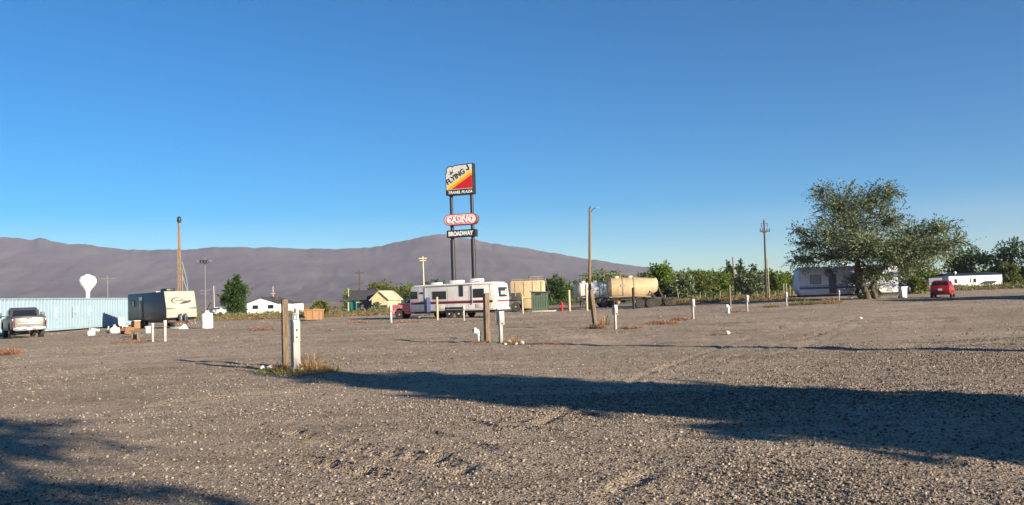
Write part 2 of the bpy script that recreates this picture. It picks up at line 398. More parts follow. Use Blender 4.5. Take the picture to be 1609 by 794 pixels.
# ------------------------------------------------------------------ mountains
RIDGE = [(-900, 376), (-500, 368), (-200, 366), (0, 370), (30, 371), (50, 375), (62, 371), (85, 377), (108, 382), (125, 380), (160, 386), (200, 390), (232, 391.5), (270, 390), (300, 390), (335, 386), (372, 386), (398, 388), (425, 386), (470, 389), (520, 389.5), (560, 388), (590, 386), (612, 381), (640, 375), (668, 369), (690, 365.5), (704, 366), (722, 372), (745, 374), (765, 379), (800, 384), (832, 389), (860, 394), (900, 402), (940, 408), (975, 413), (1012, 418.5), (1060, 424), (1150, 436), (1300, 444), (1500, 452), (1900, 460)]
rx = np.array([p[0] for p in RIDGE], float); ry = np.array([p[1] for p in RIDGE], float)
RD = 4000.0
px = np.concatenate([np.arange(-900, 0, 14), np.arange(0, 1300, 3.0), np.arange(1300, 1900, 20)])
pyb = np.interp(px, rx, ry); py = pyb+(vnoise(px*.11, px*0, 41)-.5)*1.6+(vnoise(px*.4, px*0, 43)-.5)*.7
pysm = np.convolve(np.pad(pyb, 25, 'edge'), np.hanning(51)/np.hanning(51).sum(), 'valid')
rows = np.concatenate([np.linspace(1500, 3940, 75), np.linspace(3970, 5600, 8)])
Pm = np.zeros((len(rows), len(px), 3))
for j in range(len(px)):
    d = FWD+RGT*((px[j]-CX)/FPX)-UPV*((py[j]-CY)/FPX)
    zr = max(8.0, EYE+d.z*RD/d.y); az = d.x/d.y; ds = FWD+RGT*((px[j]-CX)/FPX)-UPV*((pysm[j]-CY)/FPX); zs = max(8.0, EYE+ds.z*RD/ds.y)
    for_x = az*rows
    t = np.clip((rows-1500)/(RD-1500), 0, 1); b = np.clip((rows-RD)/1600, 0, 1)
    u = for_x/260.0+t*2
    g = np.abs(fbm(u, rows/900.0, 5, 51)-.5)*2
    g2 = np.abs(fbm(for_x/90.0, rows/420.0, 4, 57)-.48)*2
    base = t**2.1*.78+.22*S((t-.3)/.7)
    tw = S((t-.80)/.2); zr = zs*(1-tw)+zr*tw
    z = zr*base*(1-(.55*(1-t)+.1)*0) - zr*(.17*(1-g)+.07*(1-g2))*(t*(1-t))*1.9
    z = z*(1-b)+b*zr*.2
    Pm[:, j, 0] = for_x; Pm[:, j, 1] = rows; Pm[:, j, 2] = z-2
nr, nc = Pm.shape[:2]; idx = np.arange(nr*nc).reshape(nr, nc)
Q = np.stack([idx[:-1, :-1], idx[:-1, 1:], idx[1:, 1:], idx[1:, :-1]], -1).reshape(-1, 4)
mm = bpy.data.materials.new('mountain_scrub'); mm.use_nodes = True; n = mm.node_tree.nodes; l = mm.node_tree.links
b = n['Principled BSDF']; b.inputs['Roughness'].default_value = 1; b.inputs['Specular IOR Level'].default_value = .05
tc = n.new('ShaderNodeTexCoord'); nz = n.new('ShaderNodeTexNoise'); nz.inputs['Scale'].default_value = .004; nz.inputs['Detail'].default_value = 9; nz.inputs['Roughness'].default_value = .65
l.new(tc.outputs['Object'], nz.inputs['Vector'])
cr = n.new('ShaderNodeValToRGB'); l.new(nz.outputs[0], cr.inputs[0]); e = cr.color_ramp.elements
e[0].position = .36; e[0].color = (.095, .082, .078, 1); e[1].position = .66; e[1].color = (.155, .13, .118, 1)
l.new(cr.outputs[0], b.inputs['Base Color'])
setting(put('mountains', npmesh('mountains', Pm.reshape(-1, 3), Q), mm, smooth=180), label='long bare brown mountain ridge across the valley')

# ------------------------------------------------------------------ haze
hb = MB().box((0, 0, 279), (12600, 12600, 562))
hm = bpy.data.materials.new('haze'); hm.use_nodes = True; hn = hm.node_tree.nodes; hn.remove(hn['Principled BSDF'])
pv = hn.new('ShaderNodeVolumePrincipled'); pv.inputs['Color'].default_value = (.68, .74, 1.0, 1); pv.inputs['Density'].default_value = HAZE if 'HAZE' in globals() else 7.5e-5
pv.inputs['Anisotropy'].default_value = .0
hm.node_tree.links.new(pv.outputs[0], hn['Material Output'].inputs['Volume'])
setting(hb.build('haze', hm, smooth=None), 'stuff', 'thin haze in the valley air')
# ------------------------------------------------------------------ highway sign
p = at(728, 110)
sg = thing('highway_sign', 'tall travel plaza sign with casino board on two dark poles', 'sign', p, R(-20))
sign_black = M('sign_black', (.018, .018, .02), .5)
face_white = M('sign_white_face', (.62, .60, .56), .5, dirt=(.35, .3, .25), scale=.8)
s_orange = M('sign_orange', (.85, .30, .02), .45); s_yellow = M('sign_yellow', (.85, .55, .05), .45)
s_red = M('sign_red', (.50, .012, .015), .4); s_cas = M('casino_red', (.62, .05, .07), .4); s_pink = M('casino_pink', (.74, .66, .64), .5)
letter_white = M('letter_white', (.8, .8, .78), .5); letter_black = M('letter_black', (.02, .02, .02), .5)
for x in (-1.5, 1.5):
    MB().tube([(x, .5, 0), (x, .5, 9.5)], .30, 14).tube([(x, .5, 9.5), (x, .5, 16.2)], .235, 14).build('pole', sign_black, sg)
OUT = [(0, 0), (0, 2.65), (-.08, 2.9), (.1, 3.1), (.12, 3.65), (.3, 3.9), (.85, 4.0), (1.1, 3.85), (1.4, 4.05), (4.0, 4.15), (4.0, 0)]
ox, oz = -2.05, 15.55
def off(pts): return [(ox+a, oz+b) for a, b in pts]
cab = MB().prism(off(OUT), 0, 1.0, 'Y').build('sign_cabinet', sign_black, sg, smooth=None)
ins = [(.1, .72), (.1, 2.6), (.05, 2.85), (.22, 3.02), (.24, 3.55), (.4, 3.78), (.85, 3.87), (1.1, 3.72), (1.42, 3.92), (3.9, 4.02), (3.9, .72)]
MB().prism(off(ins), -.02, .01, 'Y').build('face_panel', face_white, cab, smooth=None)
MB().prism(off([(.1, .80), (.1, 1.08), (3.9, 3.30), (3.9, 2.95), (.25, .80)]), -.035, -.012, 'Y').build('yellow_stripe', s_yellow, cab, smooth=None)
MB().prism(off([(.26, .80), (3.9, 2.94), (3.9, 2.58), (.85, .80)]), -.035, -.012, 'Y').build('orange_stripe', s_orange, cab, smooth=None)
MB().prism(off([(.87, .80), (3.9, 2.57), (3.9, .80)]), -.035, -.012, 'Y').build('red_corner', s_red, cab, smooth=None)
text('lettering', 'FLYING', 1.0, letter_black, cab, ox+.32, oz+1.40, -.035, R(30), bold=.03, width=3.0)
jx, jz, jc, js = ox+3.22, oz+3.10, math.cos(R(30)), math.sin(R(30))
jp = [(.34, .78), (.50, .78), (.50, .16), (.42, .02), (.26, -.03), (.10, .02), (.02, .16), (.02, .28), (.17, .28), (.19, .18), (.27, .13), (.33, .20)]
MB().prism([(jx+a*jc-b*js, jz+a*js+b*jc) for a, b in jp], -.05, -.012, 'Y').build('lettering', letter_black, cab, smooth=None)
text('lettering', 'TRAVEL PLAZA', .52, letter_white, cab, ox+.3, oz+.16, -.01, 0, bold=.012, shear=.25, width=3.5)
# the little flying bird emblem
MB().prism(off([(.45, 2.72), (.78, 3.0), (.62, 3.28), (.9, 3.1), (1.2, 3.5), (1.05, 3.12), (1.3, 3.0), (1.0, 2.95), (.85, 2.7), (.75, 2.86)]), -.035, -.012, 'Y').build('emblem', letter_black, cab, smooth=None)
def pill(x0, x1, z0, z1, n=10):
    r = (z1-z0)/2; zc = (z0+z1)/2
    return [(x1-r+r*math.cos(t), zc+r*math.sin(t)) for t in np.linspace(-math.pi/2, math.pi/2, n)]+[(x0+r+r*math.cos(t), zc+r*math.sin(t)) for t in np.linspace(math.pi/2, 1.5*math.pi, n)]
cs = MB().prism(pill(-2.5, 2.35, 11.45, 12.95), -.05, .95, 'Y').build('casino_cabinet', M('cabinet_grey', (.10, .09, .09), .5), sg, smooth=40)
MB().prism(pill(-2.47, 2.32, 11.48, 12.92), -.065, -.04, 'Y').build('border', s_cas, cs, smooth=40)
MB().prism(pill(-2.36, 2.21, 11.59, 12.81), -.08, -.05, 'Y').build('casino_face', s_pink, cs, smooth=40)
text('lettering', 'CASINO', 1.25, s_cas, cs, -2.1, 11.76, -.10, 0, bold=.10, width=4.1, ext=.012)
text('lettering', 'CASINO', 1.22, letter_white, cs, -2.03, 11.78, -.125, 0, bold=.035, width=3.96, ext=.012)
bw = MB().box((-.02, .45, 10.3), (4.15, .9, .98)).build('lower_cabinet', sign_black, sg, smooth=None)
text('lettering', 'BROADWAY', .78, letter_white, bw, -1.85, 10.04, -.02, 0, bold=.035, width=3.6)

# ------------------------------------------------------------------ pickup truck
def pickup():
    p = at(46, 52.5); az = math.atan2(p.y, p.x)+R(7)
    t = thing('pickup_truck', 'silver white pickup truck seen from behind beside the blue trailer', 'pickup truck', p, az)
    silver = M('shaded_silver_paint', (.045, .044, .043), .35, metal=.2, dirt=DUST, dirt_amt=.25)  # near-black: the flank's shade is put into the body colour
    def arch(cx, r, z0, n=9): return [(cx+r*math.cos(a), z0+r*math.sin(a)) for a in np.linspace(math.pi, 0, n)]
    # side outline, rear at x = 0
    low = [(.0, .62), (.55, .55)]+arch(1.15, .52, .55)+[(1.7, .50), (4.0, .50)]+arch(4.85, .52, .55)+[(5.4, .55), (5.95, .6), (6.0, .95), (5.85, 1.2), (4.2, 1.32), (2.1, 1.36), (2.0, 1.36), (.02, 1.36)]
    MB().prism(low, -.98, .98, 'Y', bev=.05, wfun=lambda x, z: 1-.05*max(0, (z-1)/.4)).build('body', silver, t, smooth=40)
    cabp = [(2.05, 1.34), (2.3, 1.93), (2.6, 2.0), (3.5, 2.0), (4.35, 1.34)]
    MB().prism(cabp, -.9, .9, 'Y', bev=.07, wfun=lambda x, z: 1-.17*max(0, (z-1.34)/.66)).build('cab', M('cab_grey', (.05, .05, .055), .3), t, smooth=40)
    wn = MB().prism([(-.72, 1.43), (-.62, 1.86), (.62, 1.86), (.72, 1.43)], 0, .02, 'X').build('rear_window', glass, t, (2.07, 0, 0), smooth=None)
    wn.rotation_euler.y = 0; wn.data.transform(Matrix.Translation((.0, 0, 1.43)) @ Matrix.Rotation(R(23), 4, 'Y') @ Matrix.Translation((0, 0, -1.43)))
    for s in (-1, 1):
        MB().prism([(2.5, 1.43), (2.6, 1.84), (3.35, 1.84), (3.95, 1.43)], 0, .02, 'Y').build('side_window', glass, t, (0, s*.86-.01, 0), smooth=None)
        MB().box((.03, s*.92, 1.08), (.10, .10, .40), bev=.02).build('tail_light', lens_red, t)
        mr = MB().box((3.85, s*1.26, 1.5), (.16, .26, .36), bev=.04).tube([(3.85, s*.92, 1.42), (3.85, s*1.18, 1.46)], .03, 6).build('side_mirror', black, t)
        for x in (1.15, 4.85): wheel(t, x, s*.82, .43, .30, steel, s)
    tg = MB().box((-.015, 0, 1.03), (.06, 1.58, .60), bev=.02).build('tailgate', M('sunlit_silver', (.22, .21, .205), .3, metal=.2, dirt=DUST, dirt_amt=.25), t)  # tailgate paler than the body, sunlight on it painted in
    MB().box((-.06, 0, 1.28), (.04, .30, .07), bev=.01).build('handle', black, tg)
    MB().box((-.052, 0, .96), (.02, 1.3, .035)).box((-.055, .02, 1.03), (.02, .22, .09), bev=.008).build('badge_strip', chrome, tg)
    MB().box((1.0, 0, 1.385), (1.95, 1.86, .05), bev=.015).build('bed_cover', black, t)
    bp = MB().box((-.13, .52, .64), (.22, .78, .20), bev=.03).box((-.13, -.52, .64), (.22, .78, .20), bev=.03).box((-.11, 0, .60), (.2, .34, .14), bev=.02).build('bumper', chrome, t)
    MB().box((-.225, 0, .655), (.015, .31, .155)).build('license_plate', plastic_w, bp, smooth=None)
    MB().box((-.2, .02, .45), (.3, .09, .09)).box((1.15, 0, .42), (.16, 1.3, .14)).tube([(.9, -.4, .4), (.05, -.5, .42)], .035, 8).build('tow_hitch', darkm, t)
pickup()

# ------------------------------------------------------------------ blue trailer
def box_trailer():
    blue = M('pale_blue_paint', (.27, .38, .45), .5, dirt=(.36, .41, .43), dirt_amt=.6, scale=1.2)
    x0, y0, y1 = -37.2, 57.0, 81.5
    t = thing('box_trailer', 'long pale blue box trailer with ribbed side and faded white letters', 'trailer', (x0, y0, 0))
    MB().box((-1.25, (y1-y0)/2, 1.45), (2.44, y1-y0, 2.5)).build('body', blue, t, smooth=None)
    for k in range(52): pass
    sl = None
    n = 52
    for k in range(n):
        y = .25+k*(y1-y0-.5)/(n-1)
        if sl is None:
            sl = MB().box((0, 0, 1.45), (.09, .16, 2.36), bev=.02, seg=1).build('rib', blue, t, (0, y, 0), smooth=None)
        else:
            o = sl.copy(); COL.objects.link(o); o.location = (0, y, 0)
    MB().box((.02, (y1-y0)/2, 2.69), (.16, y1-y0+.02, .10)).box((.02, (y1-y0)/2, .2), (.16, y1-y0+.02, .14)).build('rail', blue, t, smooth=None)
    MB().box((-1.25, (y1-y0)/2, .08), (1.9, y1-y0-1.5, .12)).build('underframe', darkm, t, smooth=None)
    lw = M('faded_letters', (.40, .50, .55), .6)
    for s, y in (('F', 9.6), ('H', 12.2), ('P', 14.8)):
        text('lettering', s, 1.25, lw, t, y, 1.15, .055, 0, bold=.03, normal='+X')
box_trailer()

# ------------------------------------------------------------------ travel trailers
def roof_unit(parent, x, y, z, d, mat, name='roof_unit'):
    return MB().box((x, y, z+d[2]/2), d, bev=min(d)*.25).build(name, mat, parent)
def grey_camper():
    p = G(281, 516); p = Vector((p.x, p.y+.6, 0))
    n = Vector((.713, -.70, 0)); az = math.atan2(n.y, n.x)
    t = thing('travel_trailer', 'dark sided travel trailer with beige nose cap and swoosh emblem', 'travel trailer', p, az)
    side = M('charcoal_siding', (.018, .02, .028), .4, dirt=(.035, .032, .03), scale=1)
    tan = M('beige_cap', (.35, .305, .25), .4, dirt=DUST, dirt_amt=.2)
    L, W = 8.0, 1.22
    prof = [(-L, .65), (-L, 2.92), (-.55, 2.98), (-.42, 2.95), (-.02, 1.6), (.0, 1.35), (-.02, .85), (-.25, .65)]
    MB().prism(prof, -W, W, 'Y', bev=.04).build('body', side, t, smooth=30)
    cap = [(-.62, 3.0), (-.40, 2.97), (.012, 1.62), (.03, 1.35), (.02, .86), (-.04, .86), (-.06, 1.6), (-.48, 2.9)]
    c = MB().prism(cap, -W-.012, W+.012, 'Y', bev=.012, seg=1).build('nose_cap', tan, t, smooth=30)
    # swoosh emblem on the slanted cap: local frame u across, v up the slope
    sl = Vector((-.412, 0, 1.35)).normalized(); o = Vector((.02, 0, 1.62)); nn = Vector((sl.z, 0, -sl.x))
    def on(u, v): return o+sl*v+Vector((0, u, 0))+nn*.012
    def swoosh(pts, name, mat):
        m = MB(); a = [m.bm.verts.new(on(*q)) for q in pts]; b = [m.bm.verts.new(on(*q)-nn*.02) for q in pts]
        m.bm.faces.new(a); k = len(a)
        for i in range(k): m.bm.faces.new((a[i], b[i], b[(i+1) % k], a[(i+1) % k]))
        return m.build(name, mat, c, smooth=None)
    def crescent(cx, cy, a, b, t0, t1, th, n=16):
        ts = np.linspace(t0, t1, n); out = [(cx+a*math.cos(x), cy+b*math.sin(x)) for x in ts]
        inn = [(cx+a*math.cos(x)*(1-th*math.sin(math.pi*i/(n-1))), cy+.02+b*math.sin(x)*(1-1.6*th*math.sin(math.pi*i/(n-1)))) for i, x in enumerate(ts)]
        return out+inn[-2:0:-1]
    swoosh(crescent(0, .62, .80, .30, R(60), R(240), .18), 'emblem', black)
    swoosh(crescent(.02, .60, .82, .26, R(255), R(375), .5), 'emblem', black)
    swoosh([(-.5, .55), (-.42, .66), (.1, .72), (.4, .62), (.1, .60), (-.2, .60)], 'emblem', M('emblem_grey', (.12, .11, .10), .5))
    for s in (-1, 1): swoosh([(s*1.2, .06), (s*.62, .0), (s*.45, -.03), (s*.8, -.09), (s*1.2, -.10)], 'stripe', M('emblem_grey', (.12, .11, .10), .5))
    # the door side is local -Y
    MB().box((-5.1, -W-.012, 1.75), (.78, .05, 1.95), bev=.015).build('door', M('door_grey', (.07, .07, .072), .4), t)
    dr = t.children[-1]
    MB().box((-5.1, -W-.045, 2.48), (.62, .02, .26), bev=.01).build('door_light', M('door_glass_pale', (.62, .64, .66), .3), dr)
    MB().box((-5.1, -W-.045, 1.85), (.34, .02, .6), bev=.04).build('door_window', glass, dr)
    window(t, -6.9, 2.1, .8, .55, -W, n=-1)
    window(t, -3.2, 2.1, 1.2, .6, W, n=1)
    roof_unit(t, -2.6, 0, 2.97, (1.25, .75, .28), black, 'air_conditioner')
    roof_unit(t, -5.2, .2, 2.93, (.4, .4, .14), white, 'roof_vent')
    for x in (-4.6, -5.5):
        for s in (-1, 1): wheel(t, x, s*1.08, .36, .24, steel, s)
    MB().box((-4, 0, .56), (7.6, 2.0, .18)).build('underbelly', darkm, t, smooth=None)
    MB().tube([(-.3, -.95, .52), (1.15, 0, .50)], .06, 6).tube([(-.3, .95, .52), (1.15, 0, .50)], .06, 6).box((1.2, 0, .54), (.3, .14, .14), bev=.02).build('tow_tongue', M('rusty_steel', (.20, .09, .045), .8, var=.4, scale=6), t)
    MB().tube([(.9, 0, .1), (.9, 0, .95)], .045, 8).box((.9, 0, .03), (.25, .25, .06)).build('tongue_jack', darkm, t)
    gas = MB()
    g = gas.lathe([(.02, .5), (.15, .52), (.155, .6), (.155, .98), (.11, 1.08), (.07, 1.1), (.07, 1.18), (.02, 1.18)], 14, (.28, -.20, 0)).build('gas_bottle', M('gas_bottle_dark', (.06, .07, .09), .4), t)
    g2 = g.copy(); COL.objects.link(g2); g2.location = (0, .40, 0)
    st = MB().box((-5.1, -W-.3, .58), (.7, .5, .05)).box((-5.1, -W-.55, .3), (.7, .4, .05)).box((-5.42, -W-.4, .3), (.05, .6, .55)).box((-4.78, -W-.4, .3), (.05, .6, .55)).build('steps', M('orange_brown_wood', (.26, .13, .055), .7, var=.25, scale=5), t)
    MB().box((-5.1, -W-.42, .66), (.8, .55, .06), bev=.01).build('step_top', white, st)
grey_camper()

def white_trailer():
    a = at(781, 67.0)
    th = R(-25); ux = Vector((math.cos(th), math.sin(th), 0))     # along the side, to the right end
    p = Vector((a.x, a.y, 0))
    t = thing('travel_trailer', 'white travel trailer with maroon stripe hitched behind the red truck', 'travel trailer', p, th)
    # local: side facing -Y, right end at x = 0, trailer runs to -x
    L, W = 8.3, 2.44
    prof = [(-L+.05, .62), (-L, 1.2), (-L+.12, 2.66), (-L+.5, 2.84), (-.45, 2.92), (-.12, 2.72), (0, 1.6), (-.02, .95), (-.15, .62)]
    MB().prism(prof, 0, W, 'Y', bev=.05).build('body', offw, t, smooth=30)
    mar = M('maroon_stripe', (.09, .018, .025), .4); redm = M('red_stripe', (.45, .05, .07), .4)
    MB().box((-L/2-.1, -.008, 1.30), (L-.5, .03, .15)).build('stripe', mar, t, smooth=None)
    MB().box((-L/2-.1, -.008, 1.42), (L-.5, .028, .05)).build('stripe', redm, t, smooth=None)
    MB().box((.012, W/2, 1.34), (.03, W-.3, .15)).build('stripe', redm, t, smooth=None)
    MB().box((.0, W/2, .70), (.16, W-.1, .16), bev=.03).build('rear_bumper', white, t)
    for cx, cz, w_, h_ in ((-7.85, 2.02, .72, .62), (-5.35, 1.95, 1.32, .66), (-1.7, 2.02, 1.15, .72)): window(t, cx, cz, w_, h_, 0, n=-1)
    window(t, -3.25, 2.25, .36, .92, 0, n=-1); window(t, -7.1, 2.18, .34, .16, 0, n=-1)
    trim = M('trim_grey', (.38, .36, .33), .5)
    MB().box((-L/2-.05, -.012, 2.74), (L-.55, .03, .035)).box((-L/2-.1, -.006, .72), (L-.4, .02, .04)).build('trim_rail', trim, t, smooth=None)
    for x in (-7.35, -4.55, -2.55, -.55): MB().box((x, -.004, 1.75), (.025, .014, 1.9)).build('seam', trim, t, smooth=None)
    MB().tube([(-6.7, -.04, 2.72), (-2.2, -.04, 2.76)], .04, 8).build('awning_roll', M('awning_grey', (.30, .29, .28), .7), t)
    for x in (-6.7, -2.2): MB().box((x, -.05, 1.9), (.05, .05, 1.55)).build('awning_arm', trim, t, smooth=None)
    for x, w_ in ((-5.3, .8), (-1.6, .7)): MB().box((x, -.008, .98), (w_, .02, .34), bev=.006).build('hatch', M('hatch_white', (.56, .53, .48), .5), t)
    for x in (-.6, -8.1): MB().box((x, -.01, 2.6), (.10, .03, .05)).build('marker_lamp', M('amber_lens', (.5, .2, .02), .3), t, smooth=None)
    # end window with pale blind
    f = MB().box((.012, W/2, 2.06), (.06, 1.5, .80), bev=.01).build('window', black, t)
    MB().box((.045, W/2, 2.06), (.012, 1.38, .68)).build('pane', glass, f, smooth=None)
    MB().box((.052, W/2-.05, 2.08), (.006, .8, .10)).box((.052, W/2-.05, 1.92), (.006, .8, .10)).box((.052, W/2+.5, 2.04), (.006, .14, .5)).build('blind', white, f, smooth=None)
    # opened entry door, the dark blue of its shade put into the colour
    MB().box((-6.25, -.30, 1.15), (.05, .60, 1.2), bev=.01).box((-6.55, -.02, 1.15), (.56, .03, 1.25)).build('door', M('shaded_door_blue', (.05, .075, .15), .45), t)
    for c, d in (((-4.2, 2.88), (.9, .6, .30)), ((-2.3, 2.9), (.8, .6, .36)), ((-6.2, 2.82), (.6, .5, .24))): roof_unit(t, c[0], 1.1, c[1], (d[0]+.2, d[1]+.2, d[2]), white, 'roof_unit')
    MB().tube([(-2.0, .12, 2.97), (-.6, .12, 2.99)], .025, 6).tube([(-2.0, .12, 2.85), (-2.0, .12, 2.97)], .02, 6).tube([(-.6, .12, 2.85), (-.6, .12, 2.99)], .02, 6).build('roof_rack', darkm, t)
    MB().box((-4.0, .012, .72), (1.75, .03, .42), bev=.02).build('wheel_well', black, t)
    for x in (-4.45, -3.55): wheel(t, x, .12, .36, .24, white, -1)
    for x in (-4.45, -3.55): wheel(t, x, W-.16, .36, .24, white, 1)
    MB().box((-L/2, W/2, .52), (L-.6, W-.5, .2)).build('underframe', darkm, t, smooth=None)
    MB().box((-7.9, .2, .22), (.9, .3, .18), bev=.01).build('support_block', M('pale_blocks', (.5, .42, .32), .8), t)
    MB().box((-1.0, .3, .28), (.12, .12, .56)).build('stabiliser_jack', darkm, t)
    MB().box((-6.3, -.25, .32), (.6, .4, .08)).build('step', darkm, t)
white_trailer()

def red_truck():
    p = at(645, 72.0)
    t = thing('old_truck', 'old red and white truck with its hood poking past the white trailer', 'truck', Vector((p.x, p.y, p.z)), R(180)-R(14)); t.scale = (.9, .92, .88)
    rp = M('lightened_red_paint', (.62, .13, .13), .45, dirt=(.78, .5, .48), dirt_amt=.7, scale=2)  # red lightened to pink in the colour, replacing sun the trailer blocks
    def arch(cx, r, z0, n=11): return [(cx+r*math.cos(a), z0+r*math.sin(a)) for a in np.linspace(math.pi, 0, n)]
    low = [(-4.2, .55), (.10, .5)]+arch(.75, .56, .5)+[(1.42, .5), (1.62, .62), (1.66, 1.1), (1.5, 1.38), (-.1, 1.5), (-2.0, 1.5), (-2.1, 1.1), (-4.2, 1.1)]
    MB().prism(low, -1.0, 1.0, 'Y', bev=.05).build('body', rp, t, smooth=35)
    MB().prism([(1.48, 1.39), (1.42, 1.50), (.1, 1.66), (-.1, 1.66), (-.1, 1.49)], -.82, .82, 'Y', bev=.03).build('hood', white, t, smooth=35)
    MB().prism([(.35, 1.5), (-.35, 2.15), (-.6, 2.22), (-1.9, 2.22), (-2.0, 1.5)], -.92, .92, 'Y', bev=.06, wfun=lambda x, z: 1-.12*max(0, (z-1.5)/.7)).build('cab', white, t, smooth=35)
    m = MB(); q = [(.36, -.78, 1.56), (.36, .78, 1.56), (-.28, .70, 2.12), (-.28, -.70, 2.12)]
    a = [m.bm.verts.new(Vector(v)+Vector((.02, 0, .02))) for v in q]; b2 = [m.bm.verts.new(v) for v in q]; m.bm.faces.new(a)
    for i in range(4): m.bm.faces.new((a[i], b2[i], b2[(i+1) % 4], a[(i+1) % 4]))
    m.build('windscreen', M('pale_reflection_glass', (.35, .38, .40), .1), t, smooth=None)  # pale tone paints the reflection on the glass
    for s in (-1, 1):
        MB().prism([(.05, 1.56), (-.4, 2.06), (-1.2, 2.06), (-1.2, 1.56)], 0, .02, 'Y').build('side_window', glass, t, (0, s*.905-.01, 0), smooth=None)
        MB().box((.0, s*1.2, 1.75), (.10, .20, .42), bev=.03).tube([(.0, s*.92, 1.6), (.0, s*1.2, 1.62)], .02, 6).build('side_mirror', black, t)
        MB().lathe([(.01, .0), (.13, .0), (.13, .04), (.01, .05)], 14, (1.62, s*.72, .98), 'X').build('headlight', chrome, t)
        MB().box((.78, s*1.012, 1.15), (.42, .02, .10), bev=.008).build('badge', chrome, t)
        w = wheel(t, .75, s*.85, .46, .26, M('dusty_rim', (.40, .30, .24), .8), s); w2 = wheel(t, -3.2, s*.85, .46, .26, steel, s)
    MB().box((1.76, 0, .62), (.16, 2.0, .22), bev=.03).build('bumper', chrome, t)
red_truck()

def blue_shaded_trailer():
    t = thing('travel_trailer', 'white travel trailer with blue stripe standing in the shade of the big tree', 'travel trailer', (0, 0, 0), 0)
    a = at(1254, 81.5); b = at(1413, 80.0)
    d = b-a; t.location = (a.x, a.y, a.z-.02); t.rotation_euler.z = math.atan2(d.y, d.x)
    L = Vector((d.x, d.y, 0)).length; W = 2.44
    body = M('shade_tinted_siding', (.50, .53, .62), .45, dirt=DUST, dirt_amt=.15)  # white siding, blue-grey of the tree shade put into its colour
    prof = [(.35, .60), (.02, 1.1), (0, 1.5), (.22, 3.2), (.45, 3.36), (L-.25, 3.36), (L-.03, 3.2), (L, .75), (L-.1, .60)]
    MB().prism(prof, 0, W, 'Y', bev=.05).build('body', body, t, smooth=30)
    bs = M('blue_stripe', (.06, .10, .28), .4)
    MB().box((L/2, -.008, 1.28), (L-.4, .03, .22)).build('stripe', bs, t, smooth=None)
    MB().box((L/2, -.008, 1.48), (L-.4, .028, .05)).build('stripe', bs, t, smooth=None)
    for cx, cz, w_, h_, sp_ in ((1.75, 2.1, 1.05, .9, 0), (6.1, 2.1, 2.0, .9, 1), (9.0, 2.38, 1.05, .55, 1)):
        window(t, cx, cz, w_, h_, 0, frame=M('window_frame_navy', (.05, .07, .14), .4), n=-1, pane=M('dull_glass', (.16, .19, .22), .12), split=sp_)
    dd = MB().box((3.35, -.01, 1.65), (.72, .05, 1.9), bev=.015).build('door', M('screen_door', (.08, .09, .13), .5), t)
    MB().box((3.6, -.05, 1.6), (.05, .05, .14)).build('handle', steel, dd, smooth=None)
    MB().lathe([(.02, .0), (.30, .06), (.42, .16), (.40, .17), (.28, .08), (.02, .03)], 18, (2.95, -.55, 2.72), 'Y').tube([(2.95, -.5, 2.72), (2.95, .1, 3.05)], .03, 6).tube([(2.95, -.55, 2.72), (2.85, -.9, 2.60)], .015, 5).build('satellite_dish', M('dish_grey', (.12, .13, .17), .5), t)
    roof_unit(t, 4.6, 1.2, 3.36, (.9, .7, .3), white, 'air_conditioner')
    MB().lathe([(.02, -.12), (.33, -.12), (.36, -.06), (.36, .06), (.33, .12), (.02, .13)], 24, (L-1.55, -.14, 1.02), 'Y').build('spare_wheel_cover', white, t)
    MB().box((L-1.0, -.012, 1.0), (.7, .03, .5), bev=.01).build('hatch', M('hatch_grey', (.35, .33, .3), .6), t)
    MB().box((L-.35, -.02, 1.55), (.14, .05, .14), bev=.01).build('marker_lamp', lens_red, t)
    MB().box((6.9, -.008, .62), (1.6, .03, .36), bev=.01).build('wheel_well', black, t)
    for x in (6.5, 7.4):
        wheel(t, x, .12, .36, .24, steel, -1); wheel(t, x, W-.14, .36, .24, steel, 1)
    MB().box((L/2, W/2, .50), (L-.7, W-.4, .2)).build('underframe', darkm, t, smooth=None)
    MB().tube([(.3, .4, .5), (-1.0, 1.2, .48), (.3, 2.0, .5)], .06, 6).build('tow_tongue', darkm, t)
blue_shaded_trailer()

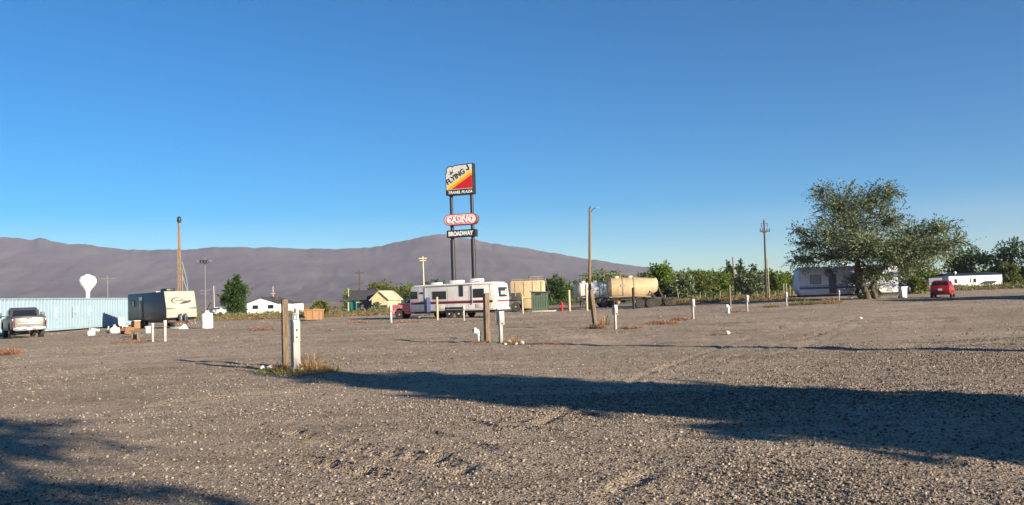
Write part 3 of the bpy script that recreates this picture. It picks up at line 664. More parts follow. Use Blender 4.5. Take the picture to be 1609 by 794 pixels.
# ------------------------------------------------------------------ cars
def car(name, label, p, az, paint, ht=1.5, hatch=True):
    t = thing(name, label, 'car', p, az)
    def arch(cx, r, z0, n=9): return [(cx+r*math.cos(a), z0+r*math.sin(a)) for a in np.linspace(math.pi, 0, n)]
    k = ht/1.5
    low = [(0, .42), (.3, .28)]+arch(.85, .37, .28)+[(1.3, .25), (2.9, .25)]+arch(3.45, .37, .28)+[(3.95, .3), (4.25, .42), (4.28, .72*k), (4.1, .86*k), (3.2, .98*k), (.12, 1.02*k), (-.02, .8*k)]
    MB().prism(low, -.89, .89, 'Y', bev=.13, seg=3, wfun=lambda x, z: 1-.10*max(0, (z-.6)/.4)-.11*max(0, (.9-x)/.9)-.12*max(0, (x-3.4)/.9)-.06*max(0, (.5-z)/.3)).build('body', paint, t, smooth=50)
    top = [(.06, .96*k), (.82, 1.36*k), (1.2, 1.47*k), (2.1, 1.48*k), (3.25, .96*k)]
    MB().prism(top, -.80, .80, 'Y', bev=.09, seg=3, wfun=lambda x, z: 1-.26*max(0, (z-.98*k)/(.52*k))).build('cabin', paint, t, smooth=50)
    sl = Vector((.76, 0, .40*k)).normalized(); o = Vector((.10, 0, .985*k)); nn = Vector((-sl.z, 0, sl.x))
    m = MB(); q = [(-.66, .06), (.66, .06), (.53, .82), (-.53, .82)]
    a = [m.bm.verts.new(o+Vector((0, u, 0))+sl*v+nn*.012) for u, v in q]; b = [m.bm.verts.new(o+Vector((0, u, 0))+sl*v-nn*.02) for u, v in q]; m.bm.faces.new(a)
    for i in range(4): m.bm.faces.new((a[i], b[i], b[(i+1) % 4], a[(i+1) % 4]))
    m.build('rear_window', glass, t, smooth=None)
    for s in (-1, 1):
        MB().prism([(.78, 1.04*k), (1.0, 1.38*k), (2.0, 1.38*k), (2.85, 1.04*k)], 0, .02, 'Y').build('side_window', glass, t, (0, s*.735-.01, 0), smooth=None)
        MB().box((.07, s*.62, .82*k), (.14, .20, .15), bev=.03).build('tail_light', lens_red, t)
        MB().box((2.75, s*.96, 1.02*k), (.12, .2, .13), bev=.03).build('side_mirror', paint, t)
        for x in (.85, 3.45): wheel(t, x, s*.76, .32, .2, steel, s)
    bp = MB().box((-.01, 0, .46), (.12, 1.45, .22), bev=.05).build('bumper', M('dark_bumper', (.05, .012, .014), .5), t)
    MB().box((-.05, 0, .70*k), (.02, .32, .16)).build('license_plate', plastic_w, t, smooth=None)
    return t
p = at(1478, 72); az = math.atan2(p.y, p.x)+R(-4)
car('car', 'small red hatchback car driving away near the right edge', Vector((p.x, p.y, p.z-.01)), R(90)-R(33), M('deep_red_paint', (.30, .010, .016), .25, dirt=(.2, .05, .04), dirt_amt=.15), 1.58)
p = at(1430, 96); car('car', 'dark blue car parked in the shade behind the white trash bin', Vector((p.x, p.y, p.z-.03)), R(150), M('dark_blue_paint', (.03, .035, .06), .25), 1.62)
p = at(356, 150); car('car', 'low white car half hidden by brush left of the white house', Vector((p.x, p.y, -.1)), R(178), white, 1.5)
# ------------------------------------------------------------------ bulk tank trailers
def tank_trailer(label, p, az, L, Rr, zc, paint, cones=2, walk=True, hood=False):
    """dry bulk trailer; local X along the tank, -Y side to the camera"""
    t = thing('tank_trailer', label, 'tank trailer', p, az, None)
    ce = .9
    MB().lathe([(Rr*.6, .42), (Rr*.93, .46), (Rr, ce), (Rr, L*.56), (Rr*.93, L*.7), (Rr*.72, L*.9), (Rr*.60, L-.12), (Rr*.35, L)], 28, (0, 0, zc), 'X').build('tank', paint, t, smooth=50)
    for v in t.children[-1].data.vertices:
        f = min(1, max(0, (v.co.x-L*.56)/(L*.44))); v.co.z += Rr*.28*f*f
    for k, x in enumerate(np.linspace(ce, L*.56, 3)):
        MB().lathe([(Rr-.01, -.04), (Rr+.035, -.04), (Rr+.035, .04), (Rr-.01, .04)], 28, (x, 0, zc), 'X').build('band', M('tank_seam', (.34, .27, .17), .6), t, smooth=50)
    MB().lathe([(Rr*.97, .5), (Rr+.06, .5), (Rr+.06, .78), (Rr*.99, .78)], 28, (0, 0, zc), 'X').build('end_ring', darkm, t)
    for k in range(cones):
        x = L*.27+L*.30*k
        MB().lathe([(.12, .50), (.2, .62), (Rr*.9, zc-Rr*.42)], 20, (x, 0, 0), 'Z').build('hopper', paint, t, smooth=50)
        MB().tube([(x, 0, .58), (x, -.5, .5)], .07, 8).build('outlet_pipe', steel, t)
    f = MB()
    for s in (-1, 1): f.box((L/2, s*.5, .98), (L+.8, .09, .18))
    for x in np.linspace(.2, L-.2, 6): f.box((x, 0, .96), (.09, 1.1, .10))
    for x in (.55, L*.33, L*.58):
        for s in (-1, 1): f.box((x, s*.72, zc-Rr*.72), (.09, .07, 2*(zc-Rr*.72-.95)), rx=s*R(-8))
    f.build('frame', darkm, t, smooth=None)
    for x in (L-.9, L-1.95):
        for s in (-1, 1): wheel(t, x, s*.95, .48, .28, darkm, s)
    MB().box((L+.45, 0, .72), (.06, 2.2, .45)).build('mud_flap', rubber, t, smooth=None)
    MB().box((1.1, -.75, .5), (.10, .10, 1.0)).box((1.1, .75, .5), (.10, .10, 1.0)).box((1.1, -.75, .03), (.3, .3, .06)).box((1.1, .75, .03), (.3, .3, .06)).build('landing_gear', darkm, t, smooth=None)
    ht = zc+Rr
    for x in (L*.25, L*.5):
        MB().lathe([(.3, -.1), (.3, .12), (.26, .18), (.02, .2)], 14, (x, 0, ht), 'Z').build('hatch', paint, t)
    if walk:
        r = MB().box((L*.35, .45, ht+.03), (L*.6, .34, .04)).tube([(L*.05, .62, ht+.45), (L*.64, .62, ht+.45)], .022, 6)
        for x in np.linspace(L*.05, L*.64, 5): r.tube([(x, .62, ht-.2), (x, .62, ht+.45)], .018, 5)
        r.build('catwalk', M('catwalk_metal', (.30, .25, .18), .6), t)
    ld = MB().tube([(-.05, -.32, .9), (.15, -.32, ht)], .025, 6).tube([(-.05, .12, .9), (.15, .12, ht)], .025, 6)
    for k in range(9): ld.tube([(-.05+.2*k/9, -.32, 1+k*(ht-1)/9), (-.05+.2*k/9, .12, 1+k*(ht-1)/9)], .018, 5)
    cat = M('catwalk_metal', (.30, .25, .18), .6)
    bx = MB()
    for s in (-1, 1): bx.tube([(L-.1, s*.35, zc+.3), (L+.5, s*.6, 1.0)], .05, 6).tube([(L*.8, s*.75, zc-.1), (L*.95, s*.7, 1.05)], .05, 6).tube([(L*.95, s*.7, 1.05), (L*.75, s*.8, 1.05)], .04, 6)
    bx.build('brace', darkm, t)
    MB().tube([(L*.1, -Rr*.75, zc-Rr*.75), (L*.35, -Rr*.9, zc-Rr*.72), (L*.62, -Rr*.85, zc-Rr*.7), (L*.85, -.8, zc-Rr*.8)], .06, 8).build('air_line', cat, t)
    MB().box((L*.2, -.72, 1.35), (.7, .3, .4), bev=.03).build('tool_box', darkm, t)
    MB().box((L*.36, -Rr*1.0, zc+.3), (.5, .02, .14), bev=.005).build('placard', M('placard_grey', (.35, .33, .30), .6), t, smooth=None)
    ld.build('ladder', M('catwalk_metal', (.30, .25, .18), .6), t)
    return t
pale = M('pale_grey_tank', (.60, .59, .56), .45, dirt=DUST, dirt_amt=.3)
c1 = at(948, 84); 
tank_trailer('cream bulk tank trailer with dark seams, right of the leaning post', c1, R(-4), 5.6, 1.12, 2.04, cream, 2)
tank_trailer('pale grey bulk tank trailer behind the tall brown pole', at(899, 96), R(6), 5.6, 1.02, 1.95, pale, 2, walk=False)
def end_tank():
    # the third one stands close behind the white trailer: upright-sided hopper body
    p = at(803, 90); t = thing('hopper_trailer', 'cream hopper trailer with slatted sides behind the green shed', 'trailer', p, R(-3))
    L, W, z0, z1 = 3.8, 2.3, 1.35, 3.3
    prof = [(0, z0+.5), (.25, z0), (L-.25, z0), (L, z0+.5), (L, z1-.12), (L-.15, z1), (.15, z1), (0, z1-.12)]
    MB().prism(prof, 0, W, 'Y', bev=.04).build('body', cream, t, smooth=35)
    for x in np.linspace(.55, L-.4, 4): MB().box((x, -.02, (z0+z1)/2+.1), (.07, .06, z1-z0-.4), bev=.01).build('rib', M('tank_seam', (.34, .27, .17), .6), t, smooth=None)
    MB().box((.62, -.015, 1.6), (1.05, .05, .82), bev=.01).build('vent_panel', M('dark_panel', (.05, .045, .04), .7), t)
    MB().box((2.3, .3, .8), (1.7, 1.2, 1.05), bev=.05).build('chute', cream, t)
    MB().box((L/2, W/2, 1.2), (L+.4, W-.6, .16)).box((.4, .2, .6), (.12, .12, 1.2)).box((1.2, .2, .6), (.12, .12, 1.2)).box((L-.3, .2, .6), (.12, .12, 1.2)).build('frame', darkm, t, smooth=None)
    for x in (.5, 1.5):
        for y, s in ((.2, -1), (W-.2, 1)): wheel(t, x, y, .48, .28, steel, s)
    r = MB().tube([(.2, .3, z1+.18), (L-.1, .3, z1+.18)], .035, 6).tube([(2.2, .3, z1+.4), (L, .3, z1+.45)], .04, 6)
    for x in (.2, 1.1, 2.2, 3.1, L-.1): r.tube([(x, .3, z1-.02), (x, .3, z1+(.42 if x > 2 else .18))], .03, 5)
    r.build('roof_rail', M('catwalk_metal', (.30, .25, .18), .6), t)
    MB().tube([(L+.05, .1, 3.4), (L+.85, -.1, .6)], .05, 6).tube([(L+.05, .6, 3.4), (L+.85, .4, .6)], .05, 6).build('ladder', M('catwalk_metal', (.30, .25, .18), .6), t)
    text('lettering', '1027', .34, M('tank_seam', (.34, .27, .17), .6), t, .35, 2.85, -.01, 0, bold=.01) if False else None
end_tank()
def dolly():
    # dark flatbed chassis in the shade right of the cream tank
    p = at(1018, 87); t = thing('flatbed_chassis', 'dark flatbed chassis with small frame lying in shade right of the cream tank', 'trailer chassis', p, R(-6))
    MB().box((1.5, 0, .85), (3.2, 2.0, .16)).box((.3, 0, 1.15), (.12, 2.0, .6)).build('deck', darkm, t, smooth=None)
    MB().tube([(0, -.9, .9), (-.5, -.9, 2.6)], .06, 6).tube([(.3, -.9, .9), (-.35, -.9, 2.2)], .05, 6).tube([(-.5, -.9, 2.6), (.8, -.9, 1.0)], .05, 6).build('frame', M('catwalk_metal', (.30, .25, .18), .6), t)
    for x in (.9, 2.1):
        for s in (-1, 1): wheel(t, x, s*.85, .45, .28, darkm, s)
dolly()

# ------------------------------------------------------------------ shed, hydrant, boxes
def shed():
    p = at(849, 84); t = thing('shed', 'narrow dark green boarded shed on a low pale ledge', 'shed', p, R(-8))
    g = M('green_boards', (.075, .115, .075), .8, var=.25, scale=4, stretch=(3, 3, .5), dirt=(.25, .25, .2), dirt_amt=.3)
    MB().box((0, 0, 1.06), (1.62, 1.1, 1.86)).build('wall', M('shed_inside', (.05, .08, .055), .9), t, smooth=None)
    b = None
    for k in range(7):
        x = -.72+k*.24
        if b is None: b = MB().box((0, -.565, 1.06), (.205, .03, 1.84), bev=.006, seg=1).build('board', g, t, (x, 0, 0), smooth=None); continue
        o = b.copy(); COL.objects.link(o); o.location = (x, random.uniform(-.008, .008), random.uniform(-.015, .015))
    MB().prism([(-.95, 2.0), (.95, 1.94), (.95, 2.02), (-.95, 2.10)], -.75, .7, 'Y').build('roof', M('shed_roof', (.10, .12, .09), .8), t, smooth=None)
    MB().box((-.1, -.6, 1.78), (.5, .02, .16)).build('vent', black, t, smooth=None)
    MB().box((.5, -.6, .06), (2.3, 1.9, .14), bev=.02).build('ledge', M('pale_concrete', (.46, .40, .34), .9), t)
shed()
def hydrant():
    p = G(883, 489); t = thing('fire_hydrant', 'red fire hydrant standing between the green shed and the tall brown pole', 'hydrant', p, .3)
    MB().lathe([(.20, 0), (.20, .06), (.13, .08), (.13, .60), (.17, .62), (.17, .68), (.14, .70), (.12, .82), (.05, .90), (.04, .97), (.01, .98)], 16).build('barrel', red_p, t)
    for s in (-1, 1): MB().lathe([(.02, .10), (.075, .10), (.075, .21), (.09, .21), (.09, .26), (.02, .27)], 12, (0, 0, .50), 'X').build('side_cap', red_p, t) if s > 0 else MB().lathe([(.02, -.10), (.075, -.10), (.075, -.21), (.09, -.21), (.09, -.26), (.02, -.27)], 12, (0, 0, .50), 'X').build('side_cap', red_p, t)
hydrant()
def dumpster():
    p = G(494, 503.5); t = thing('dumpster', 'orange tan open topped metal bin in front of the round bush', 'dumpster', p, R(6))
    om = M('orange_tan_metal', (.34, .19, .085), .65, dirt=(.25, .13, .06), dirt_amt=.5, scale=1.5)
    W = .72
    m = MB().prism([(-.74, .06), (.74, .06), (.86, 1.02), (-.86, 1.02)], -W, W, 'Y').build('body', om, t, smooth=None)
    for s in (-1, 1): MB().box((0, s*(W+.02), 1.0), (1.78, .08, .10), bev=.01).build('rim', om, t)
    for x in (-.6, 0, .6): MB().box((x, -W-.02, .52), (.06, .05, .86)).build('rib', om, t, smooth=None)
    MB().box((-.75, .1, 1.12), (.3, .5, .2), rx=.3).box((.2, .2, 1.06), (.6, .5, .12), rx=.2, ry=.2).build('scrap_load', M('scrap_brown', (.22, .13, .08), .9), t)
dumpster()
def green_tank():
    p = at(555, 128); t = thing('storage_bin', 'teal green upright bin beside the yellow house', 'bin', Vector((p.x, p.y, -.1)), 0)
    gm = M('teal_plastic', (.03, .22, .15), .5)
    MB().lathe([(.55, 0), (.6, .1), (.6, 1.5), (.5, 1.68), (.02, 1.8)], 20).build('body', gm, t)
    MB().lathe([(.16, 1.7), (.16, 1.86), (.02, 1.88)], 12).build('lid', gm, t)
green_tank()
def trash_bin():
    p = at(1419, 78.0); t = thing('trash_bin', 'white tapered trash bin standing beside the shaded trailer', 'trash bin', p, .2)
    MB().prism([(-.22, 0), (.22, 0), (.31, 1.0), (-.31, 1.0)], -.27, .27, 'Y', bev=.03).build('body', plastic_w, t)
    MB().box((0, 0, 1.03), (.70, .64, .07), bev=.02).build('lid', plastic_w, t)
    MB().tube([(-.3, .3, .95), (.3, .3, .95)], .02, 6).build('handle', plastic_w, t)
    for s in (-1, 1): MB().lathe([(.02, -.03), (.10, -.03), (.10, .03), (.02, .03)], 12, (s*.22, .28, .10), 'X').build('wheel', rubber, t)
trash_bin()
def poly_tank():
    p = G(325.5, 516); t = thing('water_tank', 'white upright plastic water tank beside the beige trailer nose', 'water tank', p, 0)
    MB().lathe([(.40, 0), (.43, .04), (.43, .55), (.44, .57), (.43, .60), (.43, 1.0), (.36, 1.14), (.18, 1.20), (.15, 1.21), (.15, 1.28), (.02, 1.30)], 24).build('body', plastic_w, t)
    MB().lathe([(.17, 1.27), (.17, 1.33), (.02, 1.34)], 14).build('lid', plastic_w, t)
    MB().tube([(.1, .1, 1.2), (-.02, .1, 1.45), (.28, .1, 1.95)], .035, 6).build('filler_hose', black, t)
poly_tank()

# ------------------------------------------------------------------ clutter by the dark trailer
def simple(name, label, cat, mb, mat, loc, rz=0, group=None):
    o = mb.build(name, mat, None, loc); o.rotation_euler.z = rz; return tag(o, label, cat, group)
card = M('brown_cardboard', (.22, .12, .06), .85, dirt=(.12, .07, .04), dirt_amt=.3)
def G2(px, py): 
    v = G(px, py); return v
simple('trash_bag', 'white knotted trash bag lying near the blue trailer', 'trash bag', MB().lathe([(.02, 0), (.30, .02), (.36, .18), (.30, .36), (.12, .47), (.05, .52), (.10, .60), (.02, .61)], 14), plastic_w, G2(180, 524))
simple('jug', 'small pale jug standing left of the white trash bag', 'jug', MB().lathe([(.12, 0), (.13, .05), (.13, .32), (.05, .42), (.05, .5), (.01, .5)], 12), M('dull_jug', (.5, .45, .36), .6), G2(170.5, 524))
t = thing('bucket', 'white plastic bucket right of the wooden trailer steps', 'bucket', G2(232.5, 523.5))
MB().lathe([(.16, 0), (.20, .42), (.215, .42), (.215, .46), (.02, .46)], 16).build('body', plastic_w, t); MB().tube([(-.21, 0, .42), (-.15, .1, .30), (.15, .1, .30), (.21, 0, .42)], .012, 5).build('handle', steel, t)
simple('cardboard_box', 'brown cardboard box tipped against the dark trailer steps', 'box', MB().box((0, 0, .24), (.55, .45, .48), ry=.12, bev=.01), card, G2(203, 525), .5)
simple('wooden_crate', 'reddish brown wooden crate left of the tipped cardboard box', 'crate', MB().box((0, 0, .17), (.42, .36, .34)).box((0, 0, .35), (.46, .40, .03)), M('red_brown_wood', (.24, .09, .05), .8), G2(196, 524.5), .2)
t = thing('folding_chair', 'white camp chair standing by the dark trailer side', 'chair', G2(194, 521.5), 2.6)
MB().box((0, 0, .42), (.5, .48, .05), bev=.01).build('seat', white, t); MB().box((.24, 0, .75), (.05, .48, .55), ry=.2, bev=.01).build('backrest', white, t)
for x in (-.2, .2):
    for y_ in (-.2, .2): MB().tube([(x, y_, .4), (x*1.2, y_, 0)], .02, 6).build('leg', white, t)
t = thing('dog_bowl_stand', 'small tan wooden stool in front of the trailer steps', 'stool', G2(213, 530), .3)
MB().box((0, 0, .40), (.55, .35, .06), bev=.01).build('top', wood_old, t)
for x in (-.2, .2):
    for y_ in (-.11, .11): MB().box((x, y_, .19), (.06, .06, .37)).build('leg', wood_old, t)
t.name = 'stool'
simple('tree_stump', 'short pale cut log standing on gravel before the dark trailer', 'log', MB().lathe([(.19, 0), (.17, .12), (.16, .42), (.15, .44), (.01, .45)], 12), wood_old, G2(214.5, 535))
simple('ball_float', 'round white ball float lying under the beige trailer nose', 'ball', MB().lathe([(.23*math.cos(a), .23+.23*math.sin(a)) for a in np.linspace(-math.pi/2, math.pi/2, 11)], 16), plastic_w, G2(271.5, 514.5))
simple('wood_block', 'short white painted block lying under the beige trailer nose', 'block', MB().box((0, 0, .09), (.95, .25, .18), bev=.01), M('dull_white', (.42, .40, .36), .7), G2(276, 517.5), -.4)
simple('wheel_chock', 'white wheel chock near the trailer tongue jack', 'wheel chock', MB().prism([(-.3, 0), (.3, 0), (.12, .32), (-.05, .34)], -.12, .12, 'Y'), plastic_w, G2(289.5, 517), .2)
simple('concrete_block', 'white concrete block by thin pipe in front of the blue trailer', 'block', MB().box((-.12, 0, .15), (.42, .3, .3), bev=.02).box((.1, .05, .36), (.5, .22, .14), ry=.2, bev=.02), plastic_w, G2(147, 527), .3)
simple('standpipe', 'thin grey standpipe in front of the blue trailer', 'pipe', MB().tube([(0, 0, 0), (0, 0, .75), (0, -.05, .85), (.02, -.2, .82)], .05, 8).box((0, 0, .5), (.14, .14, .06)), galv, G2(141, 526))

# ------------------------------------------------------------------ houses and far buildings
def white_house():
    t = thing('house', 'small white gabled house with two dark windows', 'house', at(388, 165)-Vector((0, 0, .12)), R(-4))
    W, D, H, P = 6.6, 9, 2.0, 3.1
    wl = M('white_stucco', (.72, .71, .68), .8)
    MB().prism([(0, 0), (W, 0), (W, H), (W/2, P), (0, H)], 0, D, 'Y').build('wall', wl, t, smooth=None)
    rf = M('dark_shingle', (.06, .055, .06), .9, var=.3, scale=4)
    r = MB(); 
    for s in (-1, 1):
        a = [(W/2+s*.0, P+.02), (W/2+s*(W/2+.45), H-.13), (W/2+s*(W/2+.45), H+.02), (W/2, P+.18)]
        r.prism(a, -.4, D+.4, 'Y')
    ro = r.build('roof', rf, t, smooth=None)
    MB().box((W*.75, 3, P-.15), (.55, .55, 1.4)).build('chimney', M('brick_dark', (.10, .07, .06), .9), ro, smooth=None)
    for cx in (1.75, 4.9): window(t, cx, 1.25, 1.15, .75, 0, n=-1)
    MB().prism([(W+.02, 0), (W+2.2, 0), (W+2.2, 1.75), (W+.02, 2.0)], 2.5, D-.5, 'Y').build('lean_to', wl, t, smooth=None)
    MB().prism([(W+.02, 2.01), (W+2.4, 1.76), (W+2.4, 1.86), (W+.02, 2.12)], 2.2, D-.2, 'Y').build('lean_to_roof', rf, t, smooth=None)
white_house()
def yellow_house():
    p = at(546, 150)-Vector((0, 0, .12)); t = thing('house', 'pale yellow house with dark roof and a gable end', 'house', p, R(-8))
    yl = M('yellow_siding', (.50, .455, .26), .8); rf = M('dark_shingle', (.06, .055, .06), .9)
    H, P, L = 2.0, 3.4, 7.6
    # gable wing at the right, facing the camera
    MB().prism([(5.0, 0), (L+.4, 0), (L+.4, H), (6.45, P), (5.0, H+.1)], -1.2, 7.5, 'Y').build('wall', yl, t, smooth=None)
    MB().box((2.5, 3.2, H/2), (5.0, 6, H)).build('wall', yl, t, smooth=None)
    r = MB().prism([(-.5, H-.05), (3.2, P+.35), (6.7, H-.05)], 0, 1, 'Y')
    for v in r.bm.verts: pass
    r.bm.free()
    m = MB().prism([(-.45, H-.02), (3.2, P+.2), (6.85, H-.02), (6.85, H+.12), (3.2, P+.36), (-.45, H+.12)], -.0, 5.2, 'X')
    ro = m.build('roof', rf, t, smooth=None)
    m = MB()
    for s in (-1, 1): m.prism([(6.45, P+.02), (6.45+s*1.85, H-.25), (6.45+s*1.85, H-.1), (6.45, P+.17)], -1.5, 7.8, 'Y')
    m.build('roof', M('yellow_trim', (.52, .48, .32), .8), t, smooth=None)
    MB().box((1.9, .22, .95), (1.3, .10, 1.1)).build('window', black, t, smooth=None)
    MB().box((3.6, .2, 1.0), (2.6, .06, 1.9)).build('porch_screen', M('porch_grey', (.10, .10, .10), .8), t, smooth=None)
    MB().box((6.5, -1.23, .5), (2.7, .05, .85)).build('window', M('dark_panel', (.05, .045, .04), .7), t, smooth=None)
yellow_house()
def mobile_home():
    a = at(1492, 150); t = thing('mobile_home', 'long white mobile home with dark roof beyond the brush', 'mobile home', Vector((a.x, a.y, -.05)), R(6))
    L, W, H = 10.4, 4.2, 2.75
    MB().box((L/2, W/2, H/2), (L, W, H)).build('wall', white, t, smooth=None)
    rf = MB().prism([(-.3, H), (W+.3, H), (W/2, H+.45)], -.2, L+.2, 'X').build('roof', black, t, smooth=None)
    MB().lathe([(.02, -.15), (.15, 0), (.28, .22), (.2, .42), (.02, .5)], 14, (1.6, .5, H+.3), 'Z').build('roof_vent', white, rf)
    for cx, w_ in ((1.3, .55), (4.2, .25), (5.0, .6)): window(t, cx, 1.75, w_, .8, 0, n=-1)
    MB().box((8.2, -.7, 1.55), (2.6, 1.4, .08)).tube([(7.0, -1.35, 0), (7.0, -1.35, 1.55)], .05, 6).tube([(9.4, -1.35, 0), (9.4, -1.35, 1.55)], .05, 6).build('porch', darkm, t)
    MB().box((-2.4, W/2, 1.2), (2.6, 3.6, 2.5)).build('shaded_end', M('shaded_end_grey', (.16, .16, .19), .8), t, smooth=None)  # grey block painted as the shaded left end of the home
mobile_home()
def water_tower():
    Yd = 640.0; p = at(138, Yd); z = lambda y: elev(138, y, Yd)
    t = thing('water_tower', 'white bulb shaped water tower far off against the mountain', 'water tower', Vector((p.x, p.y, -.1)), R(30))
    wm = M('tower_white', (.80, .80, .80), .5)
    zt = z(432)+.1; k = Yd/FPX; zb = z(455); r = 13*k
    MB().lathe([(3.2*k, 0), (3.0*k, zb*.4), (3.2*k, zb-4*k), (5.5*k, zb), (10.5*k, zb+6*k), (r, zb+11*k), (r*.98, zb+15*k), (r*.8, zt-3.2*k), (r*.42, zt-.8*k), (r*.3, zt-.7*k), (r*.25, zt+.6*k), (.1, zt+.7*k)], 32).build('tank', wm, t)
    g = M('tower_mark', (.35, .36, .4), .6)
    MB().lathe([(r*.985, zb+11.2*k), (r*1.004, zb+11.2*k), (r*1.004, zb+11.8*k), (r*.985, zb+11.8*k)], 32).build('band', g, t)
water_tower()
def distant_sheds():
    for n_, (px, Yd, w_, h_, lab) in enumerate([(1598, 190, 4, 1.6, 'small white shed at the far right edge beneath the trees')]):
        p = at(px, Yd); t = thing('shed', lab, 'shed', Vector((p.x, p.y, 0)), 0)
        MB().box((0, 0, h_/2), (w_, 3, h_)).build('wall', white, t, smooth=None); MB().prism([(-w_/2-.2, h_), (w_/2+.2, h_), (0, h_+.5)], -1.7, 1.7, 'Y').build('roof', darkm, t, smooth=None)
distant_sheds()
# the plaza building outside the frame at right; its shadow lies across the far gravel
t = thing('travel_plaza_building', 'low flat roofed building off to the right of the lot', 'building', (56, 53, .2))
MB().box((0, 0, 3.1), (16, 7, 6.2)).build('wall', M('tan_stucco', (.45, .38, .28), .9), t, smooth=None); MB().box((0, 0, 6.3), (16.6, 7.6, .3)).build('roof', darkm, t, smooth=None)
# ------------------------------------------------------------------ poles
def pole(label, px, Yd, ytop, rb, rt, mat, lean=(0, 0), arms=(), name='utility_pole', group=None, extras=None):
    """round wooden pole; arms = (drop from the top, half length, turn)"""
    p = at(px, Yd); h = elev(px, ytop, Yd)-p.z
    t = thing(name, label, 'pole', p-Vector((0, 0, .1)), 0, group)
    top = Vector((lean[0], lean[1], h+.1))
    MB().tube([(0, 0, 0), top*.5, top], [rb, (rb+rt)/2, rt], 10).build('shaft', mat, t)
    for dz, hl, rz in arms:
        c = top*(1-dz/h); d = Vector((math.cos(rz), math.sin(rz), 0))
        a = MB().box(c+Vector((d.y, -d.x, 0))*(rt+.06), (hl*2, .14, .17), rz=rz).tube([c+d*hl*.55, c-Vector((0, 0, hl*.5))], .03, 4).tube([c-d*hl*.55, c-Vector((0, 0, hl*.5))], .03, 4).build('crossarm', mat, t)
        for u in (-.92, -.45, .45, .92):
            MB().lathe([(.03, 0), (.07, .08), (.05, .14), (.08, .2), (.02, .28)], 8, c+d*hl*u+Vector((d.y, -d.x, 0))*(rt+.06)+Vector((0, 0, .09))).build('insulator', M('insulator', (.10, .09, .09), .3), a)
    if extras: extras(t, h, top, rt)
    return t
def lamp_right(t, h, top, rt):
    d = Vector((1, -.25, 0)).normalized()
    MB().tube([top-Vector((0, 0, .55)), top+d*.35-Vector((0, 0, .15)), top+d*.62+Vector((0, 0, .0))], .04, 6).build('lamp_arm', darkm, t)
    MB().box(top+d*.78+Vector((0, 0, -.03)), (.42, .2, .14), rz=math.atan2(d.y, d.x), ry=.25, bev=.03).build('lamp_head', galv, t)
    MB().lathe([(.02, 0), (.08, .02), (.08, .16), (.02, .2)], 10, top+d*.05).build('photocell', darkm, t)
def lamp_left_pole(t, h, top, rt):
    MB().lathe([(.02, -.12), (.17, -.10), (.2, .1), (.16, .34), (.1, .42), (.02, .44)], 12, top+Vector((.06, -.1, -.05))).build('lamp_head', black, t)
    MB().tube([top+Vector((0, 0, -.15)), top+Vector((.55, -.1, -.25))], .025, 5).build('lamp_arm', galv, t)
    MB().tube([(.26, -.12, 0), (.24, -.12, h*.55)], .04, 6).tube([(-.14, -.18, 0), (-.12, -.13, h*.9)], .04, 6).build('conduit', M('tan_conduit', (.30, .21, .125), .7), t)
    MB().tube([(1.0, .1, h*.02), (.55, .1, h*.45), (.15, .05, h*.62)], .02, 5).tube([(1.4, .1, 0), (.6, .1, h*.33), (.15, .05, h*.5)], .02, 5).build('guy_wire', galv, t)
    for k in range(9): MB().box((.0, -.2, h*.2+k*.75), (.34, .04, .05)).build('strap', M('tan_conduit', (.30, .21, .125), .7), t, smooth=None)
pole('thick tan light pole rising behind the dark sided trailer', 284, 76, 347, .155, .10, M('brown_pole_wood', (.20, .145, .095), .85, var=.3, scale=5, stretch=(4, 4, .3), dirt=(.13, .08, .05), dirt_amt=.6), (-.05, 0), extras=lamp_left_pole, name='light_pole')
pole('tall brown wooden light pole with arm lamp in the middle of the lot', 926.5, 86, 327, .17, .115, wood_pole, (.42, 0), extras=lamp_right, name='light_pole')
def trans(t, h, top, rt):
    MB().tube([(.30, -.1, 0), (.28, -.1, h*.52)], .05, 6).build('conduit', wood_pale, t)
    MB().tube([(-.34, 0, h*.1), (-.30, 0, h*.93)], .012, 4).build('ground_wire', galv, t)
    for s in (-1, 1): MB().box(top+Vector((s*.36, 0, -.62)), (.07, .07, .5)).box(top+Vector((s*.18, 0, -.4)), (.36, .05, .05)).build('cutout_fuse', darkm, t, smooth=None)
pole('dark utility pole with one crossarm left of the big tree', 1205, 100, 346, .15, .10, wood_dark, (.12, 0), [(1.35, .62, .1)], extras=trans)
pole('bare grey brown pole among the far trees, left of the dark utility pole', 1156, 130, 404, .14, .09, wood_pole, (-.2, 0))
pole('pale utility pole with double crossarm above the white trailer', 667, 150, 403, .16, .12, M('bleached_wood', (.52, .45, .32), .85), (-.05, 0), [(.35, .75, .1), (.75, .6, .1)])
pole('dark utility pole with two crossarms over the yellow house roof', 566, 176, 425, .17, .12, wood_dark, (0, 0), [(.55, .95, .1), (2.9, .7, .1)])
pole('thin grey pole with transformers left of the dark rounded tree', 323, 180, 405, .11, .08, M('grey_wood', (.22, .2, .18), .9), (0, 0), [(.75, 1.7, .05)], extras=lambda t, h, top, rt: [MB().lathe([(.02, -.4), (.28, -.38), (.28, .3), (.1, .42), (.02, .44)], 12, top+Vector((s, -.3, -.9))).build('transformer', black, t) for s in (-.7, .05, .6)])
pole('low double crossarm pole beyond the white water tank', 323, 300, 455, .12, .1, M('grey_wood', (.22, .2, .18), .9), (0, 0), [(.3, 1.9, .05), (1.6, 1.7, .05)])
pole('plain pale pole standing left of the dark rounded tree', 337, 190, 449, .13, .11, M('grey_pale_wood', (.40, .37, .32), .9), (-.1, 0))
pole('distant crossarm pole right of the white water tower', 169.5, 240, 433, .12, .1, M('grey_wood', (.22, .2, .18), .9), (0, 0), [(.9, 2.6, -.1)])
